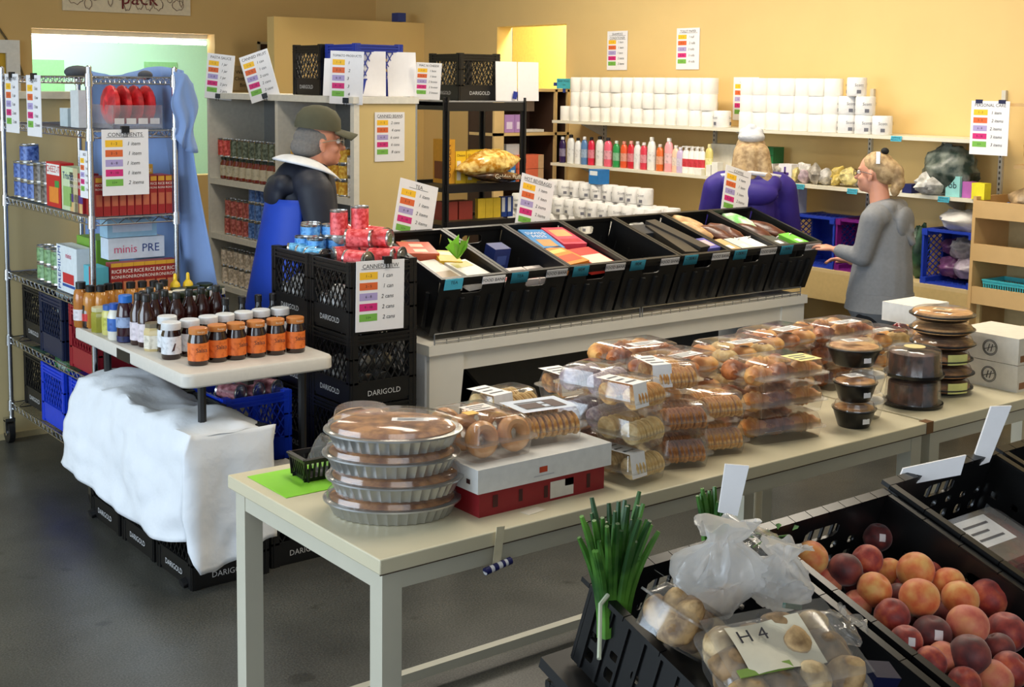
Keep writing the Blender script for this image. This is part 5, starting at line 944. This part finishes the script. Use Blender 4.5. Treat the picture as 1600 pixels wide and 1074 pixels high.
# peaches
def peach_mesh():
    b = B().ball((0, 0, 0), 1, 1, 1, 28, 18); out = []
    for v in b.v:
        p = Vector(v); a = math.atan2(p.y, p.x); top = max(0, p.z)
        g = math.exp(-(a/.28)**2)*(1-abs(p.z)**4)*.075
        dip = math.exp(-((p.x**2+p.y**2)/.05))*(.16 if p.z > 0 else .06)
        r = 1-g; out.append((p.x*r, p.y*r, p.z*.95-dip*(1 if p.z > 0 else -1)))
    b.v = out; return b
def peach_mat(name, c1, c2, c3):
    m = bpy.data.materials.new(name); m.use_nodes = True; nt = m.node_tree; bs = nt.nodes['Principled BSDF']; tc = nt.nodes.new('ShaderNodeTexCoord')
    n1 = nt.nodes.new('ShaderNodeTexNoise'); n1.inputs['Scale'].default_value = 1.1; n1.inputs['Detail'].default_value = 5; nt.links.new(tc.outputs['Object'], n1.inputs['Vector'])
    cr = nt.nodes.new('ShaderNodeValToRGB'); e = cr.color_ramp.elements; e[0].position = .34; e[0].color = (*lin(c1), 1); e[1].position = .68; e[1].color = (*lin(c3), 1); k = e.new(.5); k.color = (*lin(c2), 1)
    nt.links.new(n1.outputs[0], cr.inputs[0]); nt.links.new(cr.outputs[0], bs.inputs['Base Color']); bs.inputs['Roughness'].default_value = .55; bs.inputs['Sheen Weight'].default_value = .25
    return m
PM = [peach_mesh().mesh('peach', m) for m in (peach_mat('peach_orange', (214, 96, 50), (228, 136, 72), (236, 178, 100)), peach_mat('peach_red', (110, 30, 30), (160, 52, 42), (206, 100, 58)), peach_mat('peach_dark', (70, 24, 28), (104, 36, 36), (140, 56, 46)), peach_mat('peach_pink', (196, 84, 70), (216, 118, 88), (226, 150, 100)))]
PE = ((1268, 872, 27, 0), (1320.6, 890.5, 27, 2), (1355, 876, 25, 1), (1371, 840, 23, 2), (1390, 895, 19, 0), (1430.5, 892.6, 30, 0), (1483, 912, 26, 0), (1292, 912, 20, 3), (1366, 922, 28, 0), (1437, 935, 32, 0), (1499.4, 937, 30, 0), (1544.6, 935, 30, 1), (1339.6, 945.5, 23, 3), (1393.7, 963, 28, 1), (1512, 977, 33, 3), (1572, 988.5, 33, 1), (1456, 992, 31, 2), (1415.7, 1002.5, 26, 1), (1516, 1023.6, 33, 2), (1475, 1028, 26, 3), (1454, 1036, 25, 1), (1578, 1047, 29, 1), (1553, 1062, 31, 3), (1506.6, 1068, 26, 1), (1464, 895, 14, 1), (1420, 915, 22, 1), (1480, 960, 24, 2), (1560, 1015, 26, 2), (1435, 968, 24, 2), (1340, 915, 22, 2), (1405, 935, 22, 2), (1530, 955, 22, 2))
LBP = ('orange yellow peach in the peach crate', 'red peach in the peach crate', 'dark purplish red peach in the peach crate', 'pink peach in the peach crate')
for k, (px, py, r, c) in enumerate(PE):
    dz = -.052 if r >= 25 else -.088
    if k in (9, 14, 18): dz = -.028
    p = onplane(px, py, FR[1], dz); rad = max(.030, min(.040, r*(p-EYE).dot(fw)/CAM_F))
    o = bpy.data.objects.new('peach', PM[c]); COL.objects.link(o); o.location = p; o.scale = (rad, rad, rad); o.rotation_euler = (random.uniform(-.9, .9), random.uniform(-.6, .6), random.uniform(0, 6)); tag(o, LBP[c], 'peach', 'peaches, '+('orange', 'red', 'dark', 'pink')[c])
    if k in (3, 16, 17, 15):
        o['label'] = ('peach with a white sticker against the crate back', '', 'dark peach with a pale sticker', 'red peach with an oval sticker by the crate side')[(3, 15, 16, 17).index(k)] or LBP[c]; o.rotation_euler = (0, 0, 0)
        if k != 15:
            d = (EYE-p).normalized(); q = d.to_track_quat('Z', 'Y').to_matrix().to_4x4()
            B().grid(lambda u, v: tuple((q @ Matrix.Rotation(.35, 4, 'Y')) @ Vector(((u-.5)*.42, (v-.5)*.5, math.sqrt(max(0, 1.02-((u-.5)*.42)**2-((v-.5)*.5)**2))))), 6, 6).build('fruit_sticker', mat((225, 215, 215), .5), o)
# meat packs in the third crate
for k, (x, y) in enumerate(((.2, -.17), (.215, -.40))):
    t = empty('meat_pack', tuple(FR[2] @ Vector((x, y, -.13))), (PT, 0, 0)); tag(t, 'clear pack with white label and dark red contents, '+('near the crate back' if k == 0 else 'at the crate front'), 'packet', 'clear meat packs'); shell(t, .27, .2, .06)
    B().box(-.115, -.085, .008, .115, .085, .04).build('contents', JAM, t); sticker(t, -.08, -.02, .05, .07, .0606); B().box(-.1, -.07, .0604, .1, .085, .0606).build('glare_film', FILM, t)
# paper cards
def card(pts, depth_pt, label):
    d0 = (Vector(depth_pt)-EYE).dot(fw); vs = []
    for (px, py) in pts: r_ = ray(px, py); vs.append(EYE+r_*(d0/r_.dot(fw)))
    n = (vs[1]-vs[0]).cross(vs[2]-vs[0]).normalized()*.004
    b = B().loft([[tuple(v-n) for v in vs], [tuple(v+n) for v in vs]]); o = b.build('paper_card', PAPER); tag(o, label, 'card'); return o
card(((1399, 761), (1500, 742), (1509, 711), (1411, 732)), FR[2] @ Vector((.1, 0, 0)), 'folded white card lying on the rim of the meat crate'); card(((1515, 732), (1545, 722), (1580, 634), (1548, 635)), FR[2] @ Vector((.36, 0, .02)), 'tall white folded card standing on the meat crate rim'); card(((1122, 800), (1152, 806), (1170, 728), (1133, 725)), FR[0] @ Vector((.3, 0, 0)), 'white folded card standing behind the plastic bag')
# green onions
ON = mottled('onion_leaf', (30, 72, 24), (92, 148, 52), 9, .4, .15)
def onions(c, n, spread, hgt, label, lean=(0, 0)):
    t = empty('green_onion_bunch', c); tag(t, label, 'green onions'); rnd = random.Random(n)
    for k in range(n):
        a = rnd.uniform(0, 2*PI); q = rnd.random()**.7; h = hgt*rnd.uniform(.65, 1.0); bx_, by_ = .03*q*math.cos(a), .022*q*math.sin(a); dx, dy = spread*q*math.cos(a)+lean[0], spread*q*math.sin(a)+lean[1]; dr = .5 if (k % 9 == 0) else 0
        pts = [(bx_+dx*u*u, by_+dy*u*u, -.06+(h+.06)*(u-dr*max(0, u-.55)**1.2*1.9)) for u in [j/7 for j in range(8)]]
        b = B().tube(pts, .006, 6, rr=[.0085*(1-.05*j) if j < 7 else .004 for j in range(8)]); b.build('leaf', ON, t)
    return t
p = Pz(958, 915, .93); onions((p.x, p.y-.0, .905), 46, .062, .175, 'large bunch of green onions upright in the crate', (-.0, 0)); p = Pz(1100, 800, .95); onions((p.x-.02, p.y-.05, .93), 16, .03, .1, 'small bunch of green onion tops behind the plastic bag')
B().tube([(p_[0], p_[1], p_[2]) for p_ in [tuple(Pz(950, 930, .93)), tuple(Pz(938, 945, .92)), tuple(Pz(937, 1000, .88)), tuple(Pz(936, 1030, .86))]], .004, 6).build('hanging_leaf', mat((190, 195, 170), .5), None)
tag(bpy.data.objects['hanging_leaf'], 'pale limp onion leaf hanging over the crate side', 'leaf')
# potatoes in trays
POT = [mottled('potato%d' % k, c1, c2, 2.5, .6, .04) for k, (c1, c2) in enumerate((((120, 90, 56), (190, 156, 108)), ((96, 74, 50), (160, 128, 90)), ((150, 120, 80), (214, 186, 140))))]
potm = [bagm(.5, .42, .38, 90+k, .08, 16, 10).mesh('potato', POT[k]) for k in range(3)]
def tray(loc, rot, w, d, n, label, film=True, s=.058, text=None):
    t = empty('potato_tray', loc, rot); tag(t, label, 'tray', 'clear potato trays'); shell(t, w, d, .086, .6)
    rnd = random.Random(n)
    for k in range(n):
        nx = max(1, int(w/.055)); o = bpy.data.objects.new('potato', potm[k % 3]); COL.objects.link(o); o.parent = t
        o.location = (-w/2+.035+(w-.07)*(k % nx)/max(1, nx-1), -d/2+.032+(d-.064)*((k//nx) % 3)/2, .03+.028*(k//(nx*3))+rnd.uniform(-.004, .004)); sc = s*rnd.uniform(.85, 1.15); o.scale = (sc, sc, sc); o.rotation_euler = (rnd.uniform(-1, 1), rnd.uniform(-1, 1), rnd.uniform(0, 6))
    if film: B().box(-w/2+.004, -d/2+.004, .0865, w/2-.004, d/2-.004, .0872).build('film', CLEAR, t)
    if text:
        B().grid(lambda u, v: ((u-.62)*.13, (v-.45)*.10, .0885+.004*math.sin(u*5+v*3)), 6, 5).build('paper_label', mat((216, 208, 186), .6), t); B().text(text, .035, T(-.045, .015, .0935)).build('lettering', INK, t); B().box(-.1, -.045, .088, -.01, -.03, .090).build('green_strip', mat((120, 150, 60), .5), t)
    return t
p = Pz(1215, 1025, .905); tray((p.x, p.y, p.z-.05), (PT+.05, -.06, -.35), .23, .17, 24, 'clear tray of potatoes with a handwritten paper label', True, .074, 'H 4')
p = Pz(1050, 962, .93); tray((p.x, p.y, p.z-.05), (PT, .55, .35), .19, .11, 14, 'tilted clear tray of potatoes against the crate side', True, .062)
# plastic bags: cones of crumpled film
def bag_mesh(w, d, h, seed, peak=.25):
    b = B(); n, k = 64, 30; rings = []
    for j in range(k+1):
        v = j/k; s = math.sin(PI*min(.5, v*.9+.06))**.6 if v < .5 else 1-.78*((v-.5)/.28)**1.5 if v < .78 else .22+.5*((v-.78)/.22)
        ring_ = []
        for i in range(n):
            a = 2*PI*i/n; q = Vector((math.cos(a)*1.3, math.sin(a)*1.3, v*2.4+seed)); f = 1+.38*noise.noise(q)+.22*abs(noise.noise(q*2.7))-.16*abs(noise.noise(q*5.3))+.16*v*math.sin(a*5+seed+3*noise.noise(q*.8))
            ring_.append((w*s*f*math.cos(a)+peak*w*v*v, d*s*f*math.sin(a)-.2*d*v, h*(v-.35)+h*.16*noise.noise(q*1.7+Vector((5, 0, 0)))*(.3+v)))
        rings.append(ring_)
    return b.loft(rings)
p = Pz(1112, 900, .965); tag(bag_mesh(.075, .06, .165, 3.1, .3).build('plastic_bag', BAG, None, (p.x, p.y, p.z-.01), (0, 0, -.4), smooth=50), 'knotted milky plastic bag standing on the potatoes', 'bag')
for k in range(4): o = bpy.data.objects.new('potato', potm[k % 3]); COL.objects.link(o); o.location = (p.x-.03+.022*k, p.y-.01, p.z-.05+.01*(k % 2)); o.scale = (.05,)*3; tag(o, 'potato inside the knotted milky bag', 'potato', 'potatoes in the milky bag')
p = Pz(1215, 915, .945); tag(bag_mesh(.062, .055, .115, 7.7, -.2).build('plastic_bag', BAG, None, tuple(p), (0, .2, .4), smooth=50), 'smaller milky plastic bag beside the peach crate', 'bag')
p = Pz(1300, 982, .91); tag(bag_mesh(.05, .04, .06, 5.2, .5).build('plastic_bag', FILM, None, tuple(p), (.3, .6, .2), smooth=50), 'crumpled clear film bag by the peach crate rim', 'bag')
p = Pz(1165, 855, .945); tag(bag_mesh(.05, .04, .06, 9.2, .5).build('plastic_bag', FILM, None, (p.x, p.y, p.z), (.3, .3, .2), smooth=50), 'crumpled clear bag beneath the parsley', 'bag')
p = Pz(1345, 1022, .86); pack('blue_carton', (p.x-.03, p.y-.03, p.z-.07), (.05, .04, .06), (16, 22, 60), 'small navy carton in front of the peach crate', 'carton', rot=(PT, .2, -.3))
p = Pz(1090, 875, .95); tag(B().box(-.03, -.003, -.004, .03, .003, .004).build('green_tie', mat((30, 80, 60), .5), None, (Pz(1238, 948, .95)), (0, .35, .2)), 'dark green tie lying on the potato bags', 'tie')
PAR = mottled('parsley', (34, 84, 26), (96, 156, 60), 20, .5, .2); t = empty('parsley_sprig', tuple(Pz(1205, 842, .945))); tag(t, 'sprig of green parsley at the crate corner', 'herb'); rnd = random.Random(4)
for k in range(16):
    a = rnd.uniform(0, 6.28); r_ = rnd.uniform(.0, .05); B().add([(0, 0, 0), (.010, .006, .004), (.016, 0, .002), (.010, -.006, .004)], [(0, 1, 2, 3)]).build('leaf', PAR, t, (r_*1.2*math.cos(a), r_*.7*math.sin(a), rnd.uniform(-.004, .014)), (rnd.uniform(-.5, .5), rnd.uniform(-.6, .3), a))
B().tube([(-.05, 0, -.006), (0, .005, 0), (.05, 0, -.004)], .002, 5).build('stem', PAR, t)
# ================================================================== people
def cap_(b, p0, p1, r0, r1, n=14):
    p0, p1 = Vector(p0), Vector(p1); pts = []; rr = []; d = (p1-p0).normalized()
    for k in range(5): a = PI/2*k/4; pts.append(p0-d*r0*math.cos(a)*.98); rr.append(max(.001, r0*math.sin(a)))
    for k in range(5): a = PI/2*k/4; pts.append(p1+d*r1*math.sin(a)*.98); rr.append(max(.001, r1*math.cos(a)))
    b.tube(pts, 0, n, rr=rr)
def blob(name, prims, material, parent, voxel=.008, smooth=6):
    b = B()
    for q in prims:
        if q[0] == 'c': cap_(b, *q[1:])
        else: b.ball((0, 0, 0), *q[2:5], 20, 14, m=T(*q[1]) @ (R3(q[5]) if len(q) > 5 else Matrix()))
    o = b.build(name, material, parent, smooth=180); r = o.modifiers.new('merge', 'REMESH'); r.mode = 'VOXEL'; r.voxel_size = voxel; r.use_smooth_shade = True
    if smooth: s = o.modifiers.new('relax', 'SMOOTH'); s.factor = .5; s.iterations = smooth
    return o
def hand(wr, dr, up_, s, side):
    """wrist, pointing direction, back-of-hand direction: palm, four fingers of unequal length with a bend, thumb"""
    wr, dr, up_ = Vector(wr), Vector(dr).normalized(), Vector(up_); sd = dr.cross(up_).normalized()*side; up_ = sd.cross(dr).normalized()*side; P = []
    pm = wr+dr*.085*s
    for k in (-1.5, -.5, .5, 1.5): P.append(('c', wr+dr*.015*s+sd*k*.010*s, pm+sd*k*.019*s, .013*s, .0125*s))
    for k, ln in ((-1.5, .058), (-.5, .072), (.5, .076), (1.5, .068)):
        a = pm+sd*k*.0205*s; m_ = a+dr*ln*.5*s-up_*.008*s+sd*k*.004*s; e = m_+dr*ln*.42*s-up_*.026*s+sd*k*.002*s
        P += [('c', a, m_, .0095*s, .0088*s), ('c', m_, e, .0088*s, .007*s)]
    a = wr+dr*.03*s+sd*.026*s; m_ = a+dr*.03*s+sd*.03*s-up_*.006*s; P += [('c', a, m_, .0125*s, .0105*s), ('c', m_, m_+dr*.034*s+sd*.008*s-up_*.008*s, .0105*s, .008*s)]
    return P
def head_prims(c, s=1):
    x, y, z = c; P = lambda a, b_, d: (x+a*s, y+b_*s, z+d*s)
    pr = [('e', P(0, -.012, .03), .077*s, .096*s, .092*s), ('e', P(0, .03, -.045), .058*s, .062*s, .07*s), ('e', P(0, .062, -.088), .030*s, .026*s, .022*s), ('c', P(0, .083, .012), P(0, .108, -.028), .010*s, .014*s), ('e', P(0, .086, -.062), .024*s, .012*s, .007*s), ('e', P(0, .084, -.073), .022*s, .012*s, .007*s), ('e', P(0, .072, .028), .055*s, .018*s, .012*s)]
    for sx in (-1, 1): pr += [('e', P(sx*.080, -.008, -.012), .008*s, .018*s, .032*s, (0, 0, sx*.4)), ('e', P(sx*.080, -.002, -.036), .007*s, .01*s, .012*s), ('e', P(sx*.042, .058, -.03), .022*s, .022*s, .02*s)]
    pr.append(('c', (x, y-.025*s, z-.06*s), (x, y-.05*s, z-.2*s), .055*s, .062*s)); return pr
def eyes(parent, c, s=1):
    for sx in (-1, 1):
        o = B().ball((c[0]+sx*.032*s, c[1]+.078*s, c[2]+.006*s), .0125*s).build('eye', mat((235, 232, 226), .2), parent)
        B().ball((c[0]+sx*.032*s, c[1]+.0865*s, c[2]+.006*s), .0058*s).build('iris', mat((60, 70, 80), .15), o)
def glasses(parent, c, s, col):
    b = B()
    for sx in (-1, 1):
        b.tube([(c[0]+sx*.034*s+.025*s*math.cos(a*PI/8), c[1]+.105*s-.006*abs(math.cos(a*PI/8))*s, c[2]+.004*s+.019*s*math.sin(a*PI/8)) for a in range(17)], .0022*s, 6)
        b.tube([(c[0]+sx*.06*s, c[1]+.1*s, c[2]+.012*s), (c[0]+sx*.084*s, c[1]+.03*s, c[2]+.01*s), (c[0]+sx*.086*s, c[1]-.02*s, c[2]+.0*s)], .0022*s, 6)
    b.tube([(c[0]-.01*s, c[1]+.108*s, c[2]+.008*s), (c[0]+.01*s, c[1]+.108*s, c[2]+.008*s)], .002*s, 6); b.build('glasses', mat(col, .3), parent)
def face(x, y): return math.atan2(-x, y)
SKIN = mat((206, 140, 112), .5, var=.05, scale=20); SKIN2 = mat((214, 152, 126), .5, var=.05, scale=20)
DENIM = mat((34, 36, 48), .8, var=.08); SHOE = mat((30, 28, 28), .6)
def legs(parent, m_, s=1):
    blob('trousers', [('c', (0, 0, .98*s), (0, 0, .90*s), .15*s, .15*s)]+[q for sx in (-1, 1) for q in (('c', (sx*.085*s, 0, .88*s), (sx*.1*s, .015*s, .5*s), .095*s, .072*s), ('c', (sx*.1*s, .015*s, .5*s), (sx*.105*s, -.01*s, .1*s), .072*s, .062*s))], m_, parent, .014)
    for sx in (-1, 1): blob('shoe', [('c', (sx*.105*s, -.05*s, .045*s), (sx*.12*s, .12*s, .035*s), .045*s, .034*s)], SHOE, parent, .012)
def body(parent, m_, hc, s, arms):
    P = head_prims(hc, s)+[('c', (0, -.03*s, 1.28*s), (0, -.02*s, 1.0*s), .11*s, .12*s), ('c', (0, 0, 1.0*s), (0, 0, .9*s), .12*s, .12*s)]
    for sx in (-1, 1): P += [('c', (sx*.085*s, 0, .88*s), (sx*.1*s, .015*s, .5*s), .075*s, .05*s), ('c', (sx*.1*s, .015*s, .5*s), (sx*.105*s, -.01*s, .08*s), .05*s, .035*s), ('c', (sx*.105*s, -.04*s, .045*s), (sx*.115*s, .1*s, .035*s), .032*s, .026*s)]
    for (sh, el, wr, dr, up_, side) in arms: P += [('c', sh, el, .043*s, .037*s), ('c', el, wr, .036*s, .025*s)]+hand(wr, dr, up_, s, side)
    return blob('body', P, m_, parent, .0065, 3)
# ---- man in cap and navy jacket
rp = fw.copy(); rp.z = 0; rp.normalize(); rr_ = Vector((rp.y, -rp.x, 0)); f = (rr_*.93+rp*.36).normalized()
mp = EYE+ray(484, 215)*5.93
man = empty('person', (mp.x, mp.y, 0), (0, 0, face(f.x, f.y))); tag(man, 'person in an olive cap and navy jacket with a white lined hood', 'person')
hc = (0, .05, 1.555)
armsM = [((.20, -.02, 1.34), (.25, .02, 1.07), (.17, .22, .98), (-.25, 1, -.1), (.2, .1, 1), 1), ((-.20, -.02, 1.34), (-.25, .02, 1.07), (-.17, .22, .98), (.25, 1, -.1), (-.2, .1, 1), -1)]
body(man, SKIN, hc, 1, armsM); man.scale = (.98,)*3; legs(man, DENIM); eyes(man, hc); glasses(man, hc, 1, (150, 140, 120))
NV = mat((26, 30, 44), .6, var=.1, scale=14, bump=.15)
jk = [('c', (0, -.03, 1.34), (0, -.02, 1.0), .155, .165), ('c', (0, -.02, 1.0), (0, 0, .84), .165, .175), ('c', (-.15, -.03, 1.37), (.15, -.03, 1.37), .085, .085)]
for (sh, el, wr, *_) in armsM: jk += [('c', sh, el, .085, .072), ('c', el, tuple(Vector(el).lerp(Vector(wr), .9)), .07, .05)]
blob('jacket', jk, NV, man, .012)
blob('hood', [('c', (-.10, -.14, 1.355), (.10, -.14, 1.365), .048, .048), ('c', (.10, -.14, 1.355), (.15, .0, 1.36), .042, .03), ('c', (-.10, -.14, 1.355), (-.15, .0, 1.36), .042, .03), ('e', (0, -.165, 1.31), .125, .05, .08)], NV, man, .01)
B().grid(lambda u, v: ((.078+.115*v)*math.sin((u-.5)*5.0), -.02-(.07+.085*v)*math.cos((u-.5)*5.0)+.02*abs(2*u-1)*v, 1.50+.004*v-.022*v*v-.10*abs(2*u-1)**2.2*(.4+.6*v)), 30, 6).build('hood_lining', mat((232, 234, 238), .8), man, smooth=80).modifiers.new('thickness', 'SOLIDIFY').thickness = .008
B().grid(lambda u, v: (.20*math.sin((u-.5)*2.6)*(1+.25*v), -.03-(.175+.10*v)*math.cos((u-.5)*2.6)-.012*math.sin(u*16)*v, 1.30-.55*v), 30, 14).build('blue_back_panel', mat((26, 70, 190), .6, var=.06, scale=10), man, smooth=80).modifiers.new('thickness', 'SOLIDIFY').thickness = .006
B().box(.232, .0, 1.10, .30, .05, 1.17).build('red_patch', mat((170, 60, 50), .7), man)
blob('hair', [('e', (0, .02, 1.575), .083, .098, .075), ('e', (0, -.01, 1.535), .079, .082, .06)], mat((120, 116, 112), .9, var=.15, scale=90, bump=.4), man, .006, 2)
cp = B(); CAPM = mat((84, 82, 62), .85, var=.06, scale=30, bump=.1)
cp.lathe([(.098, .0), (.1, .02), (.094, .06), (.07, .095), (.03, .112), (.001, .115)], 28, (0, .03, 1.60), sx=.92, sy=1.1)
o = cp.build('cap', CAPM, man); o.rotation_euler = (-.12, 0, 0); o.location = (0, .19, .012)
o.location = (0, -.185, .03)
B().grid(lambda u, v: ((u-.5)*.16*(1-.25*v*v), .105+.125*v*(1-1.4*(u-.5)**2), 1.628-.035*v-.028*(2*u-1)**2), 14, 8).build('cap_brim', CAPM, man, smooth=80).modifiers.new('thickness', 'SOLIDIFY').thickness = .005
# ---- woman in grey hooded top
wp = EYE+ray(1379, 280)*6.5; f = (-rr_*.80+rp*.60).normalized(); S = .865
wm = empty('person', (wp.x, wp.y, 0), (0, 0, face(f.x, f.y))); tag(wm, 'person in a grey hooded top with pinned up hair and glasses', 'person')
hc = (0, .045, 1.375); rot = Matrix.Rotation(-face(f.x, f.y), 3, 'Z')
hw = rot @ (Vector((5.235, 4.165, 1.0))-Vector((wp.x, wp.y, 0))); ew = rot @ (EYE+ray(1347, 402)*6.42-Vector((wp.x, wp.y, 0)))
armsW = [((-.165, -.02, 1.16), tuple(ew), tuple(ew.lerp(hw, .72)), tuple(hw-ew), (0, .2, 1), -1), ((.165, -.02, 1.16), (.215, .02, .92), (.13, .20, .90), (-.3, 1, .1), (.2, .1, 1), 1)]
body(wm, SKIN2, hc, S, armsW); legs(wm, mat((24, 25, 32), .8), S); eyes(wm, hc, S); glasses(wm, hc, S, (60, 40, 40))
GR = mat((128, 130, 134), .9, var=.07, scale=60, bump=.12)
jk = [('c', (0, -.03, 1.13), (0, -.02, .92), .13, .145), ('c', (0, -.02, .92), (0, -.01, .74), .15, .17), ('c', (-.125, -.03, 1.17), (.125, -.03, 1.17), .068, .068)]
for (sh, el, wr, *_) in armsW: jk += [('c', sh, el, .062, .05), ('c', el, tuple(Vector(el).lerp(Vector(wr), .85)), .048, .036)]
blob('hooded_top', jk, GR, wm, .010); B().lathe([(.168, .66), (.176, .60), (.182, .57), (.170, .575), (.164, .66)], 36, sx=1.0, sy=.97, c=(0, -.015, .12)).build('hem', GR, wm)
blob('hood', [('c', (-.09, -.06, 1.205), (.09, -.06, 1.205), .045, .045), ('e', (0, -.125, 1.13), .10, .035, .09), ('c', (-.10, -.08, 1.19), (-.0, -.165, 1.04), .022, .02), ('c', (.10, -.08, 1.19), (.0, -.165, 1.04), .022, .02), ('c', (-.07, -.09, 1.20), (.0, -.16, 1.10), .02, .018), ('c', (.07, -.09, 1.20), (.0, -.16, 1.10), .02, .018), ('c', (-.09, -.05, 1.21), (-.06, .06, 1.17), .035, .02), ('c', (.09, -.05, 1.21), (.06, .06, 1.17), .035, .02)], GR, wm, .008)
HAIR = mottled('blond_hair', (150, 122, 86), (188, 160, 118), 40, .6, .35)
blob('hair', [('e', (0, .024, 1.416), .071, .083, .073), ('e', (0, -.018, 1.39), .068, .07, .07), ('e', (0, -.07, 1.38), .04, .038, .05), ('e', (.0, -.085, 1.335), .034, .03, .04), ('e', (-.02, -.075, 1.30), .026, .024, .035)], HAIR, wm, .006, 2)
B().ball((-.01, -.01, 1.49), .022, .02, .018).build('hair_tie', mat((16, 16, 18), .8), wm); B().box(-.079, -.012, 1.43, -.068, .006, 1.488).build('hair_clip', mat((205, 212, 220), .2, .8), wm)
B().lathe([(.026, -.006), (.028, 0), (.026, .006)], 16).build('bracelet', mat((210, 190, 140), .3, .7), wm, tuple(ew.lerp(hw, .66)), (hw-ew).to_track_quat('Z', 'Y').to_euler())
# ---- woman in purple jacket, back turned
wp = EYE+ray(1172, 270)*7.2; f = (rr_*.12+rp).normalized(); S = .92
wm = empty('person', (wp.x, wp.y, 0), (0, 0, face(f.x, f.y))); tag(wm, 'person in a purple jacket with long fair hair, back turned', 'person')
hc = (0, .04, 1.43); armsP = [((-.18, -.02, 1.24), (-.23, .03, .99), (-.15, .24, 1.0), (.2, 1, .2), (-.2, 0, 1), -1), ((.18, -.02, 1.24), (.23, .03, .99), (.15, .24, 1.0), (-.2, 1, .2), (.2, 0, 1), 1)]
body(wm, SKIN2, hc, S, armsP); legs(wm, DENIM, S); eyes(wm, hc, S)
PU = mat((48, 30, 128), .6, var=.08, scale=14, bump=.12)
jk = [('c', (0, -.03, 1.22), (0, -.02, .95), .15, .165), ('c', (0, -.02, .95), (0, 0, .80), .165, .175), ('c', (-.15, -.03, 1.26), (.15, -.03, 1.26), .08, .08)]
for (sh, el, wr, *_) in armsP: jk += [('c', sh, el, .08, .068), ('c', el, tuple(Vector(el).lerp(Vector(wr), .9)), .066, .048)]
blob('jacket', jk, PU, wm, .011); blob('hood', [('c', (-.11, -.10, 1.27), (.11, -.10, 1.27), .06, .06), ('e', (0, -.15, 1.22), .15, .06, .07)], PU, wm, .01)
B().grid(lambda u, v: (.175*math.sin((u-.5)*3.0), -.035-.125*math.cos((u-.5)*3.0), 1.325+.022*v-.03*abs(2*u-1)), 20, 2).build('white_trim', mat((222, 220, 226), .7), wm, smooth=80).modifiers.new('thickness', 'SOLIDIFY').thickness = .008
B().add([(.12, -.155, 1.205), (.145, -.15, 1.205), (.135, -.152, 1.228)], [(0, 1, 2)]).build('logo_print', mat((200, 200, 215), .6), wm)
blob('hair', [('e', (0, .0, 1.46), .085, .098, .088), ('c', (-.045, -.07, 1.44), (-.075, -.12, 1.29), .055, .045), ('c', (.045, -.07, 1.44), (.085, -.115, 1.28), .055, .042), ('c', (0, -.08, 1.44), (0, -.125, 1.31), .055, .03)], HAIR, wm, .007, 2)
blob('hat', [('e', (0, -.02, 1.525), .075, .085, .04), ('e', (-.035, -.03, 1.55), .035, .03, .03), ('e', (.03, -.03, 1.552), .035, .03, .03), ('e', (0, -.02, 1.575), .03, .03, .025)], mat((196, 198, 202), .9, bump=.5, scale=70), wm, .007, 2)
import numpy as np
f,pit,cy,yaw,roll=2020.4,.10617,347.1,.91263,.01231
H=1.80
F=np.array([np.cos(yaw)*np.cos(pit),np.sin(yaw)*np.cos(pit),-np.sin(pit)])
R=np.array([np.sin(yaw),-np.cos(yaw),0]);U=np.cross(R,F)
c,s=np.cos(roll),np.sin(roll);R,U=c*R+s*U,-s*R+c*U
def ray(x,y):return F+R*(x-800)/f-U*(y-cy)/f
def C():return np.array([0,0,H])
def Pz(x,y,z):
    d=ray(x,y);return C()+d*(z-H)/d[2]
def Px(x,y,X):
    d=ray(x,y);return C()+d*X/d[0]
def Py(x,y,Y):
    d=ray(x,y);return C()+d*Y/d[1]
def pr(p):
    v=np.array(p,float)-C();w=v@F;return (round(float(800+f*(v@R)/w),1),round(float(cy-f*(v@U)/w),1),round(float(w),2))
